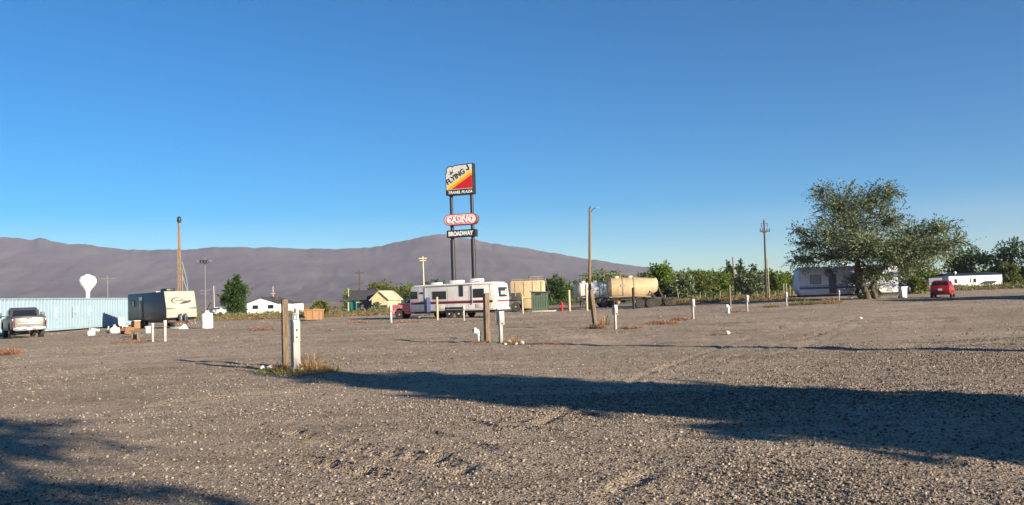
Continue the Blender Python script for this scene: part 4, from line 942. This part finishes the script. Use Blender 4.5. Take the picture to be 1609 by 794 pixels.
pole('thin pale pole behind the white house', 430, 230, 450, .16, .12, M('grey_pale_wood', (.40, .37, .32), .9), (-.1, 0), [(2.0, .6, 0)])
pole('short thin pale pole just left of the yellow house', 548, 170, 453, .12, .1, M('grey_pale_wood', (.40, .37, .32), .9))
pole('far dark crossarm pole above the cream hopper trailer', 832, 260, 434, .14, .12, wood_dark, (0, 0), [(.7, 1.9, .1)])
# the light pole out of frame at right whose thin shadow crosses the lot
t = thing('light_pole', 'steel light pole off to the right of the lot', 'pole', (19.4, 12.6, -.1))
MB().tube([(0, 0, 0), (0, 0, 7.1)], [.34, .26], 12).build('shaft', galv, t); MB().box((-.3, 0, 7.1), (.7, .3, .15), bev=.04).build('lamp_head', galv, t)

# ------------------------------------------------------------------ wooden posts
def post(label, px, pyb, ytop, wpx, mat=wood_old, lean=0, Yd=None, rz=R(30), group=None, splits=True):
    p = G(px, pyb) if Yd is None else at(px, Yd)
    d = p.y; h = elev(px, ytop, d)-p.z; s = wpx*d/FPX/1.5
    m = MB().box((0, 0, h/2-.05), (s, s, h+.1), bev=min(.02, s*.1))
    for v in m.bm.verts:
        v.co.x += random.uniform(-.006, .006); v.co.z += (random.uniform(-.02, .02) if v.co.z > h*.5 else 0)
    m.bm.transform(Matrix.Rotation(0, 4, 'Z'))
    o = m.build('wooden_post', mat, None, p); o.rotation_euler = (0, lean, rz); return tag(o, label, 'post', group)
o = post('weathered wooden post beside the nearest power pedestal', 449, 576, 471, 13.5)
o = post('weathered square post beside the white pipe stub and second pedestal', 766, 538, 461, 12)
o = post('leaning dark edged wooden post in front of the tall brown pole', 936, 515, 456, 9.5, lean=R(-6.5))
post('thin grey wooden post with white pipe stub at its foot', 1148, 490, 448, 4.6)
post('square weathered black post in front of the cream tank', 996, 0, 452, 4.6, mat=M('black_wood', (.03, .025, .02), .9), Yd=81)
post('pale post just right of the red hydrant', 895, 489, 456, 4.6, mat=wood_pale)
post('pale post touching the left side of the tall brown pole', 922.5, 488, 447, 4.4, mat=wood_pale)
post('thin tan post in front of the big side window of the white trailer', 687.5, 0, 467, 4.2, mat=wood_pale, Yd=64)
post('tan post standing between the white trailer and the cream hopper', 821.5, 493, 463, 3.6, mat=wood_pale)
# sewer stubs
def stub(label, px, py, h, r=.055, elbow=True):
    t = thing('pipe_stub', label, 'pipe', G(px, py), .4)
    m = MB().tube([(0, 0, -.05), (0, 0, h)], r, 12)
    if elbow: m.tube([(0, 0, h-.02), (-.06, 0, h+.05), (-.2, 0, h+.06)], [r*1.15, r*1.25, r*1.25], 12)
    m.build('pipe', plastic_w, t); MB().lathe([(r*1.3, h-.10), (r*1.32, h-.02), (r*.3, h)], 12).build('collar', plastic_w, t)
    return t
stub('white plastic sewer pipe stub beside the second wooden post', 753, 538, .36, .075)
stub('small white pipe stub leaning at the foot of the thin grey post', 1145, 492, .42, .085)
t = thing('hose_valve', 'dark hose coupling lying behind the white pipe stub', 'pipe fitting', G(747, 533), .5)
MB().tube([(0, 0, 0), (0, 0, .32), (-.06, 0, .38)], .035, 8).box((0, 0, .36), (.22, .12, .10), bev=.02).build('valve', M('dull_brass', (.12, .10, .07), .6), t); MB().lathe([(.06, .40), (.07, .44), (.01, .47)], 10).build('knob', plastic_w, t)

# ------------------------------------------------------------------ power pedestals
ped_m = M('pedestal_paint', (.34, .315, .285), .5, dirt=(.30, .22, .15), dirt_amt=.4, scale=5)
ped_w = M('pedestal_white', (.37, .345, .315), .5, dirt=(.30, .22, .15), dirt_amt=.3, scale=5)
def pedestal_a():
    p = G(465, 582.5); t = thing('power_pedestal', 'nearest white power pedestal with round meter, in green weeds', 'power pedestal', p, R(40), 'power pedestals across the lot')
    MB().box((0, 0, .64), (.185, .17, 1.28), bev=.012).build('column', ped_m, t)
    MB().box((0, -.095, .98), (.17, .03, .52), bev=.006).build('cover', ped_w, t)
    MB().box((-.01, -.115, 1.02), (.035, .02, .06)).box((-.01, -.115, .84), (.03, .02, .04)).build('latch', black, t, smooth=None)
    MB().lathe([(.085, 0), (.085, .05), (.07, .10), (.075, .13), (.05, .18), (.01, .19)], 16, (-.03, -.02, 1.28)).build('meter', M('meter_grey', (.22, .24, .27), .2), t)
    MB().tube([(.085, .06, .35), (.085, .06, 1.52)], .045, 10).box((.085, .06, 1.54), (.12, .12, .05), bev=.01).build('conduit', M('conduit_grey_green', (.46, .47, .42), .6), t)
    MB().box((.0, -.02, .03), (.3, .3, .10), bev=.02).build('footing', M('pale_concrete', (.46, .40, .34), .9), t)
pedestal_a()
def pedestal(label, px, py, ytop, wpx, box_frac=.42, slim=.55):
    p = G(px, py); h = elev(px, ytop, p.y)-p.z; w_ = wpx*p.y/FPX/1.5
    t = thing('power_pedestal', label, 'power pedestal', p, R(36), 'power pedestals across the lot')
    MB().box((0, 0, h*(1-box_frac)/2-.02), (w_*slim, w_*slim*.8, h*(1-box_frac)+.06), bev=.012).build('column', ped_m, t)
    hd = MB().prism([(-w_*.45, h*(1-box_frac)), (w_*.45, h*(1-box_frac)), (w_*.45, h*.93), (w_*.25, h), (-w_*.45, h)], -w_*.5, w_*.5, 'X', bev=.012).build('outlet_box', ped_w, t)
    MB().box((0, -w_*.48, h*(1-box_frac*.55)), (w_*.8, .03, h*box_frac*.62), bev=.008).build('cover', ped_w, hd)
    MB().box((0, -w_*.48-.02, h*(1-box_frac*.9)), (w_*.25, .02, .03)).build('latch', black, hd, smooth=None)
    return t
pedestal('power pedestal beside the square post and rocks at mid lot', 787.5, 540, 489, 14.5)
pedestal('white topped power pedestal right of the leaning post', 967.5, 516.5, 479, 10)
pedestal('power pedestal alone beside reddish dry weeds at right', 1089.5, 501, 470, 8.2)
pedestal('power pedestal just right of the thin grey post', 1174.5, 490.5, 464, 6.6)
pedestal('small power pedestal in the weeds left of the shaded trailer', 1236, 481.5, 459, 6.0)
pedestal('thin white power pedestal in front of the shaded trailer', 1319, 476, 456, 3.6)
pedestal('shorter white power pedestal in front of the dark sided trailer', 240, 536, 508, 6.0, .3, .8)
pedestal('taller white power pedestal in front of the dark sided trailer nose', 259.5, 535.5, 503.5, 7.2, .35, .8)
pedestal('weathered white power pedestal in front of the red truck', 614.5, 507.5, 480, 6.2, .4, .8)
pedestal('slim white power pedestal in front of the white trailer wheels', 729, 503, 479, 4.4, .4, .8)

# ------------------------------------------------------------------ rocks by the posts
rockm = M('pale_rock', (.42, .34, .25), .9, var=.25, scale=6, bump=.4)
def rock(label, px, py, s, mat=rockm, seed=0, group=None):
    rd = random.Random(seed); bm = bmesh.new(); bmesh.ops.create_icosphere(bm, subdivisions=2, radius=1)
    ax = [Vector((rd.uniform(-1, 1), rd.uniform(-1, 1), rd.uniform(-1, 1))).normalized() for _ in range(7)]
    for v in bm.verts:
        k = min(1.0, min(.62+.3*j/7+max(0, .5-v.co.normalized().dot(a))*.9 for j, a in enumerate(ax)))
        v.co = v.co*k; v.co.x *= 1.2; v.co.z *= .8
        v.co *= s
    m = MB(); m.bm.free(); m.bm = bm
    o = m.build('rock', mat, None, G(px, py)+Vector((0, 0, s*.35)), smooth=25); o.rotation_euler.z = rd.uniform(0, 6); return tag(o, label, 'rock', group)
rock('pale rock at the foot of the second pedestal, upper one', 800, 539, .13, seed=1); rock('small pale rock touching the second pedestal foot', 794, 542, .08, seed=2); rock('pale flat rock lying right of the second pedestal', 819, 541, .13, seed=3); rock('small tan rock among weeds right of the second pedestal', 811, 541.5, .07, seed=4)
chalk = M('chalk_white', (.60, .52, .46), .8)
rock('left of two white chalky stones by the nearest post', 413.5, 580, .115, chalk, 5); rock('right of two white chalky stones by the nearest post', 425.5, 581, .125, chalk, 6)
rock('small white stone on the gravel far right', 1352, 501, .10, chalk, 7); rock('white lump of rock on mid right gravel', 1144, 525, .12, chalk, 8)
rock('pale stone at the foot of the nearest power pedestal', 474, 583.5, .10, M('yellow_rock', (.55, .48, .26), .9), 9)

# ------------------------------------------------------------------ fences on the right
def fence(label, pts, h, r, mat, wires=2):
    p0 = pts[0]; t = thing('wire_fence', label, 'fence', p0); prev = None
    for p in pts:
        q = p-p0; hh = h*random.uniform(.85, 1.1)
        MB().tube([(q.x, q.y, -.1), (q.x+random.uniform(-.06, .06), q.y, hh)], r, 6).build('post', mat, t)
    for k in range(wires):
        z = h*(.4+.45*k)
        MB().tube([(p-p0)+Vector((0, 0, z)) for p in pts], .008, 4).build('wire', darkm, t)
fence('row of bleached fence posts along the brush left of the big tree', [at(px, 112+.012*(px-1060)) for px in (1046, 1066, 1100, 1109, 1132, 1163, 1190, 1218)], 1.15, .055, M('fence_wood', (.30, .25, .17), .9))
fence('short bleached fence posts left of the shaded trailer', [at(px, 104) for px in (1232, 1237, 1242, 1247, 1251)], 1.7, .075, M('fence_wood', (.30, .25, .17), .9), 1)
# ------------------------------------------------------------------ vegetation
def rand_dirs(n, r):
    v = r.normal(size=(n, 3)); return v/np.linalg.norm(v, axis=1, keepdims=True)
def leaf_quads(C, size, r, asp=2.2, up=.35, axis=None):
    """one pointed quad per centre"""
    n = len(C)
    t = rand_dirs(n, r) if axis is None else axis+rand_dirs(n, r)*.55
    t /= np.linalg.norm(t, axis=1, keepdims=True)
    nn = rand_dirs(n, r)+np.array([0, 0, up]); b = np.cross(nn, t); b /= np.linalg.norm(b, axis=1, keepdims=True)+1e-6
    s = (size*r.uniform(.6, 1.35, n))[:, None]
    a = t*s; c = b*s/asp
    V = np.stack([C-a, C+c*.9-a*.1, C+a, C-c*.9+a*.1], 1).reshape(-1, 3)
    return V, np.arange(n*4).reshape(-1, 4)
def blobs_crown(blobs, r, n, size, spray=7, asp=2.0, shell=.55, droop=.15, spl=.5, keep_low=True):
    """leaf sprays through a set of ellipsoids (x, y, z, rx, ry, rz)"""
    w_ = np.array([b[3]*b[4]+b[4]*b[5]+b[3]*b[5] for b in blobs]); w_ = w_/w_.sum(); Cs = []; Ax = []
    for b, k in zip(blobs, w_):
        m = int(n*k); d = rand_dirs(m, r); q = r.uniform(0, 1, m)**(1-shell)
        # lumpy outline: radius broken up by direction
        lump = 1+.34*(vnoise(d[:, 0]*2.3+b[0], d[:, 1]*2.3+d[:, 2]*2.9+b[2], 11)-.5)*2+.22*(vnoise(d[:, 0]*6+b[1], d[:, 2]*6+d[:, 1]*5, 12)-.5)*2
        P0 = np.array(b[:3])+d*q[:, None]*np.array(b[3:])*lump[:, None]
        o = d*np.array([1, 1, .8])+rand_dirs(m, r)*.45+np.array([0, 0, -droop]); o /= np.linalg.norm(o, axis=1, keepdims=True)
        for j in range(spray):
            f = (j+.5)/spray
            jit = rand_dirs(m, r)*size*.7
            Cs.append(P0+o*(f-.4)*spl+jit+np.array([0, 0, -droop*f*f*spl*.8])); Ax.append(o)
    C = np.concatenate(Cs); A = np.concatenate(Ax)
    return leaf_quads(C, size, r, asp, axis=A)
bark = M('grey_bark', (.10, .078, .06), .95, var=.35, scale=6, stretch=(3, 3, .6), bump=.8, bscale=18)
L_green = leafmat('leaf_mid_green', (.075, .13, .018), (.175, .24, .04)); L_dark = leafmat('leaf_dark_green', (.032, .065, .014), (.07, .12, .024))
L_olive = leafmat('leaf_silver_olive', (.05, .075, .026), (.205, .235, .125), .16); L_yel = leafmat('leaf_yellow_green', (.09, .115, .022), (.17, .19, .05))
L_sage = leafmat('leaf_sage', (.13, .13, .05), (.24, .22, .09), .15); L_dry = leafmat('leaf_dry', (.20, .12, .05), (.34, .22, .10), .15); L_rust = leafmat('leaf_rust', (.20, .095, .055), (.33, .19, .11), .1)
L_weed = leafmat('leaf_weed', (.11, .13, .03), (.24, .21, .07), .2)
def tree(label, px, Yd, ytop, wpx, leaf, seed, n=420, kind='round', ybase=None, name='tree', cat='tree', group=None, size=None, trunk=True):
    r = np.random.default_rng(seed); p = at(px, Yd); H = elev(px, ytop, Yd)-p.z; W = wpx*Yd/FPX
    z0 = H*.12 if kind != 'bush' else 0
    t = thing(name, label, cat, p-Vector((0, 0, .12)), 0, group)
    B = []
    if kind == 'column':
        for k in range(6): f = (k+.5)/6; rr = W/2*(math.sin(math.pi*min(1, (f*.9+.12)))**.7); B.append((r.uniform(-.1, .1)*W, r.uniform(-.1, .1)*W, z0+(H-z0)*f, rr, rr, (H-z0)/7))
    elif kind == 'bush':
        for k in range(7): B.append((r.uniform(-.34, .34)*W, r.uniform(-.3, .3)*W, H*r.uniform(.3, .55), W*r.uniform(.14, .22), W*r.uniform(.14, .22), H*r.uniform(.32, .45)))
        B.append((0, 0, H*.52, W*.25, W*.25, H*.46))
    else:
        B.append((0, 0, H*.66, W*.34, W*.34, H*.32)); B.append((0, 0, H*.30, W*.46, W*.4, H*.28))
        for k in range(13):
            a = r.uniform(0, 6.28); q = r.uniform(.2, .36); zz = r.uniform(.14, .82); B.append((math.cos(a)*q*W, math.sin(a)*q*W, H*zz, W*r.uniform(.15, .23), W*r.uniform(.15, .23), H*r.uniform(.13, .21)))
    sz = size or max(.16, 1.5*Yd/FPX)
    V, Q = blobs_crown(B, r, int(n*1.9), sz, 5, 1.5, spl=sz*2.4)
    V[:, 2] = np.maximum(V[:, 2], .02)
    if trunk and kind != 'bush':
        m = MB().tube([(0, 0, 0), (r.uniform(-.2, .2), 0, H*.3), (r.uniform(-.3, .3), 0, H*.75)], [H*.035, H*.026, H*.008], 8)
        for b in B[1:6]: m.tube([(0, 0, H*r.uniform(.2, .45)), (b[0]*.5, b[1]*.5, b[2]*.8), (b[0], b[1], b[2])], [H*.014, H*.009, H*.003], 5)
        m.build('trunk', bark, t)
    else:
        m = MB()
        for b in B[:5]: m.tube([(0, 0, 0), (b[0]*.6, b[1]*.6, b[2]*.6), (b[0], b[1], b[2]*1.1)], [.04, .03, .01], 5)
        m.build('stem', bark, t)
    put('crown', npmesh('crown', V, Q), leaf, t); return t
GT = 'trees along the far side of the lot'
tree('dark green rounded tree standing alone right of the white tank', 370, 140, 433, 44, L_dark, 1, 900, 'column')
tree('round green bush behind the orange tan bin', 506, 100, 468, 36, L_yel, 2, 420, 'bush', name='bush', cat='bush')
for k, (lab, px, Yd, yt, wp, lf, kd, n) in enumerate([
    ('olive green tree rising over the yellow house gable', 606, 190, 439, 72, L_yel, 'round', 620),
    ('dark tree left of the yellow house roof', 556, 205, 452, 44, L_green, 'round', 320),
    ('dark green tree showing over the front of the white trailer', 645, 195, 443, 58, L_green, 'round', 420),
    ('darkest tree top peeking over the white trailer roof', 680, 215, 436, 50, L_dark, 'round', 380),
    ('dark tree behind the green shed', 872, 150, 428, 46, L_dark, 'round', 460),
    ('broad green tree behind the tall brown pole', 938, 170, 421, 92, L_green, 'round', 760),
    ('low dark tree between the shed and the grey tank', 893, 160, 440, 36, L_green, 'round', 320),
    ('green tree topping the middle of the cream tank', 972, 190, 428, 40, L_green, 'round', 320),
    ('tall bright green tree just right of the cream tank', 1034, 124, 411, 48, L_green, 'round', 700),
    ('small faint tree behind the right end of the cream tank', 1006, 230, 428, 18, L_dark, 'round', 160),
    ('broad dark tree behind the pale olive bush', 1086, 185, 421, 66, L_green, 'round', 640),
    ('wide green tree left of the bare grey brown pole', 1122, 165, 422, 56, L_green, 'round', 560),
    ('narrow dark cypress left of the bare pole', 1147, 190, 410, 18, L_dark, 'column', 260),
    ('narrow dark cypress right of the bare pole', 1166, 180, 409, 18, L_dark, 'column', 260),
    ('round dark tree right of the two narrow cypresses', 1183, 195, 412, 24, L_dark, 'round', 260),
    ('dark green tree behind the dark utility pole', 1204, 180, 420, 44, L_green, 'round', 460),
    ('low green tree left of the big silvery tree', 1232, 175, 428, 40, L_green, 'round', 380),
    ('green tree seen through the gap under the big silvery tree', 1415, 160, 400, 60, L_yel, 'round', 560),
    ('dark tree behind the dark blue car', 1452, 170, 405, 56, L_green, 'round', 480),
    ('broad dark green tree above the white mobile home', 1528, 195, 387, 84, L_dark, 'round', 900),
    ('tallest dark tree at the right edge of the picture', 1590, 185, 372, 66, L_dark, 'round', 900),
    ('bright yellow green tree low at the right edge', 1586, 165, 410, 34, L_yel, 'round', 380),
    ('dark tree between mobile home roof and big silvery tree', 1500, 215, 398, 44, L_green, 'round', 420),
    ('green tree filling the belt right of the tall bright tree', 1058, 160, 424, 50, L_green, 'round', 420),
    ('leafy tree behind the two white topped pedestals', 1102, 150, 424, 54, L_yel, 'round', 460),
    ('dense green tree just left of the narrow cypresses', 1134, 158, 426, 46, L_green, 'round', 420),
    ('dense green tree at the foot of the right cypress', 1172, 168, 424, 40, L_green, 'round', 400),
    ('green tree right of the dark utility pole', 1222, 158, 424, 44, L_green, 'round', 420),
    ('leafy green tree touching the left edge of the silvery tree', 1249, 165, 422, 36, L_yel, 'round', 360),
    ('dark tree beyond the right edge', 1640, 180, 380, 70, L_dark, 'round', 500),
    ]): tree(lab, px, Yd, yt, wp, lf, 20+k, n, kd, group=GT)
tree('pale silvery olive bush in front of the dark trees', 1072, 120, 431, 42, L_olive, 60, 620, 'round', name='bush', cat='bush', group='olive bushes by the fence')
tree('pale olive bush behind the dark utility pole foot', 1184, 128, 428, 46, L_olive, 61, 620, 'round', name='bush', cat='bush', group='olive bushes by the fence')
tree('small pale sapling beside the yellow gable', 592, 145, 473, 12, L_olive, 62, 90, 'round', name='sapling', group=GT)
tree('pale green bush behind the white spare wheel cover', 1440, 105, 430, 40, L_yel, 63, 420, 'bush', name='bush', cat='bush')

def big_tree():
    Yd = 78.5; p = at(1364, Yd); k = Yd/FPX; r = np.random.default_rng(99)
    t = thing('tree', 'big silvery olive tree with forked leaning trunk over the shaded trailer', 'tree', p-Vector((0, 0, .05)), 0)
    def wpt(px, py, dy=0): return np.array([(px-1364)*k, dy, elev(px, py, Yd)-p.z])
    B = []
    for px, py, dy, rx, ry, rz in [(1345, 352, 0, 56, 56, 48), (1322, 322, -.8, 36, 40, 30), (1382, 315, .8, 40, 44, 27), (1400, 300, -1, 20, 24, 14), (1300, 300, 0, 20, 24, 14), (1300, 372, -1.5, 38, 44, 26), (1275, 384, 0, 20, 30, 16), (1262, 362, 0, 13, 20, 8), (1272, 408, 1.0, 24, 40, 13),
                                   (1466, 365, 3.2, 46, 46, 27), (1502, 356, 2.5, 34, 36, 17), (1400, 390, -4, 34, 40, 16), (1432, 392, -4, 32, 40, 13), (1462, 386, -4, 28, 36, 12), (1368, 398, -4.5, 36, 40, 17), (1335, 386, -4.2, 30, 36, 15), (1432, 390, 2.6, 44, 40, 25), (1496, 392, 3.5, 30, 40, 19), (1465, 412, 4.5, 34, 40, 15), (1392, 396, -1.6, 40, 46, 22), (1340, 396, -2.4, 44, 46, 20), (1310, 403, 0, 30, 44, 13), (1366, 430, -1.5, 20, 34, 16), (1350, 440, .8, 11, 14, 16), (1380, 446, .6, 13, 16, 17), (1356, 462, .9, 12, 12, 8), (1392, 436, -.6, 12, 16, 12), (1442, 424, 4.6, 28, 36, 12), (1410, 345, .5, 28, 32, 20)]:
        c = wpt(px, py, dy); B.append((c[0], c[1], c[2], rx*k, ry*k, rz*k))
    V, Q = blobs_crown(B, r, 5900, .14, 8, 2.6, shell=.40, droop=.10, spl=1.35)
    put('crown', npmesh('crown', V, Q), L_olive, t)
    m = MB()
    m.tube([(0, 0, -.1), (-.1, 0, .6), wpt(1354, 445), wpt(1350, 410), wpt(1347, 380), wpt(1342, 345)], [.42, .33, .29, .25, .2, .09], 12)
    m.tube([(.65, -.3, -.1), (.50, -.3, .5), wpt(1369, 452, -.3), wpt(1375, 440, -.3), wpt(1396, 416, .4), wpt(1430, 390, 2.0), wpt(1465, 372, 3.0)], [.26, .22, .21, .2, .18, .13, .05], 10)
    for b in B:
        s = wpt(1348+r.uniform(-3, 3), 400+r.uniform(-25, 15)) if b[0] < 2.0 or b[2] > 7 else wpt(1400+r.uniform(-4, 18), 415-r.uniform(0, 18), -.4)
        c = np.array(b[:3]); mid = s*.45+c*.55+np.array([0, 0, -.25]); m.tube([s, mid, c], [.13, .08, .03], 6)
        for q in range(7):
            d = rand_dirs(1, r)[0]*np.array(b[3:])*1.0; m.tube([mid*.4+c*.6, c+d*.5+np.array([0, 0, .1]), c+d], [.045, .03, .01], 4)
    m.build('trunk', bark, t)
big_tree()

# trees behind and beside the camera whose shadows fall into the picture
def shade_tree(label, x, y, blobs, n, size, H, seed, spray=6):
    r = np.random.default_rng(seed); t = thing('tree', label, 'tree', (x, y, -.05), 0)
    V, Q = blobs_crown(blobs, r, n, size, spray, 1.8, shell=.45, spl=size*5.5)
    put('crown', npmesh('crown', V, Q), L_green, t)
    m = MB().tube([(0, 0, -.1), (0, 0, H*.4), (0, 0, H*.85)], [.3, .2, .06], 10)
    for b in blobs: m.tube([(0, 0, H*.3), (b[0]*.6, b[1]*.6, b[2]*.85), b[:3]], [.12, .07, .02], 6)
    m.build('trunk', bark, t)
shade_tree('dense upright tree off to the right of the camera', 15.65, 1.12, [(0, 0, z, w_, w_, 1.35) for z, w_ in ((1.8, .85), (2.8, .85), (3.6, .9), (4.4, .95), (5.1, .92), (5.8, .75), (6.5, .45))]+[(.3, .35, 1.6, .8, .8, 1.4), (.3, .4, 6.6, .5, .6, .5), (-.5, -.6, 5.9, .6, .6, .4), (.7, .9, 4.9, .6, .7, .4), (-.8, -1.1, 4.2, .6, .7, .4), (.8, .9, 3.7, .5, .6, .4)], 4300, .25, 7.2, 5)
shade_tree('open branching tree behind the camera to the right', 12.0, -10.2, [(1.4, 2.0, 8.2, 1.5, 1.6, .7), (.6, 1.1, 7.0, 1.5, 1.5, .7), (-1.0, -.6, 7.6, 1.9, 1.9, 1.0), (1.2, 1.5, 6.4, .8, .8, .5), (0, -1.5, 6.2, 2.2, 2.2, 1.1), (-1.5, -1.3, 5.4, 1.3, 1.3, .8)], 900, .17, 8.5, 6)

# ------------------------------------------------------------------ brush and weeds
def clump(label, px, py, wd, ht, leaf, seed, n=220, Yd=None, name='dry_weed', group='dry weeds on the lot', cat='weed', size=None, upright=.8):
    r = np.random.default_rng(seed); p = G(px, py) if Yd is None else at(px, Yd)
    k = p.y/FPX; W = wd*k; H = ht*k*1.35
    a = r.uniform(0, 6.28, n); q = np.sqrt(r.uniform(0, 1, n)); base = np.stack([np.cos(a)*q*W*.5, np.sin(a)*q*W*.4, np.zeros(n)], 1)
    ln = H*(1-.6*q)*r.uniform(.45, 1.1, n)
    d = np.stack([np.cos(a)*q*.9+r.normal(0, .25, n), np.sin(a)*q*.9+r.normal(0, .25, n), np.full(n, upright)], 1); d /= np.linalg.norm(d, axis=1, keepdims=True)
    tip = base+d*ln[:, None]; wv = np.cross(d, rand_dirs(n, r)); wv = wv/np.linalg.norm(wv, axis=1, keepdims=True)*np.maximum(.006, ln*.05)[:, None]
    V1 = np.stack([base-wv, base+wv, tip+wv*.3, tip-wv*.3], 1).reshape(-1, 3)
    s = size or max(.016, 1.0*k)
    C = base+d*(ln*r.uniform(.35, 1.05, n))[:, None]; V2, Q2 = leaf_quads(np.concatenate([C, C+rand_dirs(n, r)*s*1.5]), s, r, 1.8)
    V = np.concatenate([V1, V2]); Q = np.concatenate([np.arange(n*4).reshape(-1, 4), Q2+n*4])
    o = put(name, npmesh(name, V, Q), leaf, None, p-Vector((0, 0, .02))); return tag(o, label, cat, group)
WG = 'weeds around the nearest pedestal'
for k, (lab, px, py, wd, ht, lf, n) in enumerate([
    ('tall dry grass tuft right of the nearest pedestal', 492, 582, 44, 18, L_dry, 300), ('brownish seed stalks behind the nearest pedestal', 487, 577, 36, 22, L_dry, 110),
    ('low green weed mat under the two white stones', 428, 584, 52, 9, L_weed, 210), ('green weed mat at the foot of the nearest wooden post', 452, 586, 48, 11, L_weed, 200),
    ('low green weed in front of the dry grass tuft', 486, 588, 54, 11, L_dry, 220), ('green weed at the right end of the weedy patch', 518, 583, 34, 11, L_weed, 130),
    ('dark tangled dry weed between stones and wooden post', 438, 581, 26, 12, L_rust, 220)]): clump(lab, px, py, wd, ht, lf, 100+k, n, name='weed', group=WG)
for k, (lab, px, py, wd, ht, lf, n) in enumerate([
    ('brown tumbleweed heap at the left edge of the lot', 14, 556, 34, 11, L_rust, 320), ('dry weed line at the foot of the second wooden post', 752, 540, 34, 7, L_rust, 240),
    ('thin dry weeds right of the second pedestal', 808, 540, 32, 12, L_dry, 130), ('dry weeds around the foot of the leaning post', 938, 516, 30, 8, L_rust, 220),
    ('dry weed stalks right of the leaning post', 948, 512, 18, 18, L_dry, 60), ('dry weeds right of the white topped pedestal', 992, 516, 34, 6, L_rust, 200),
    ('reddish dry weed patch between two pedestals', 1040, 509, 52, 8, L_rust, 320), ('reddish weeds left of the lone pedestal', 1070, 503, 34, 6, L_rust, 220),
    ('dry weed under the red brown patch at middle left', 414, 519, 38, 7, L_rust, 260), ('low dry weed in front of the orange tan bin', 560, 508, 36, 4, L_rust, 180),
    ('dry weed near the thin grey post', 1158, 491, 36, 4, L_rust, 180), ('dry weed at the foot of the dark utility pole', 1212, 483, 24, 6, L_dry, 160),
    ('low brown weed line in front of the dark sided trailer', 205, 537, 70, 4, L_rust, 260), ('dry weed by the pedestal near the red truck', 640, 507, 44, 4, L_rust, 200),
    ('weedy green patch left of the shaded trailer tongue', 1262, 479, 40, 9, L_weed, 260), ('dry grass under the shaded trailer side', 1300, 477, 50, 8, L_dry, 260),
    ('flattened dry weeds in mid lot right of the pedestal', 870, 541, 60, 2.5, L_rust, 160), ('dry weed beside white rock lump', 1128, 526, 26, 3, L_rust, 110)]): clump(lab, px, py, wd, ht, lf, 140+k, n)

def brush(name, label, spots, leaf, seed, k0=1.0):
    """a strip of sagebrush that reads as one mass"""
    r = np.random.default_rng(seed); Vs = []; Qs = []; o = 0
    for x, y, w_, h_ in spots:
        z = float(gz(x, y))-.1; sz = max(.06, y*k0/FPX)
        b = [(x+r.uniform(-.2, .2)*w_, y+r.uniform(-.2, .2)*w_, z+h_*r.uniform(.3, .5), w_*r.uniform(.25, .4), w_*r.uniform(.25, .4), h_*r.uniform(.35, .55)) for _ in range(3)]
        V, Q = blobs_crown(b, r, 34, sz, 3, 1.8, spl=sz*2); V[:, 2] = np.maximum(V[:, 2], z-.05)
        Vs.append(V); Qs.append(Q+o); o += len(V)
    setting(put(name, npmesh(name, np.concatenate(Vs), np.concatenate(Qs)), leaf), 'stuff', label)
rb = random.Random(5)
def strip(px0, px1, y0, y1, n, w0, w1, h0, h1):
    out = []
    for _ in range(n):
        px = rb.uniform(px0, px1); Yd = rb.uniform(y0, y1); p = at(px, Yd); out.append((p.x, p.y, rb.uniform(w0, w1), rb.uniform(h0, h1)))
    return out
brush('sagebrush', 'yellow green brush strip beyond the far left edge of the lot', strip(-60, 640, 99, 138, 330, .8, 2.4, .4, .95)+strip(-60, 700, 138, 260, 220, 1.5, 3.5, .4, .9), L_sage, 1)
brush('sagebrush', 'tan and green brush along the fence left of the big tree', strip(1030, 1270, 97, 150, 260, .8, 2.4, .4, 1.0), L_sage, 2)
brush('sagebrush', 'dry brush along the far right side of the lot', strip(1390, 1720, 118, 150, 300, 1.0, 3.0, .5, 1.25), L_sage, 3)
brush('dark_brush', 'dark low brush under the far trees', strip(820, 1280, 128, 170, 200, 1.5, 4, .6, 1.6)+strip(1400, 1700, 140, 175, 120, 2, 4, .6, 1.5), L_dark, 4)
brush('straw_grass', 'pale straw grass between the fence and the lot', strip(1040, 1260, 96, 108, 150, .6, 1.6, .25, .6)+strip(1480, 1700, 124, 134, 150, .8, 2, .3, .6)+strip(330, 620, 97, 106, 130, .6, 1.6, .2, .4), L_dry, 5)
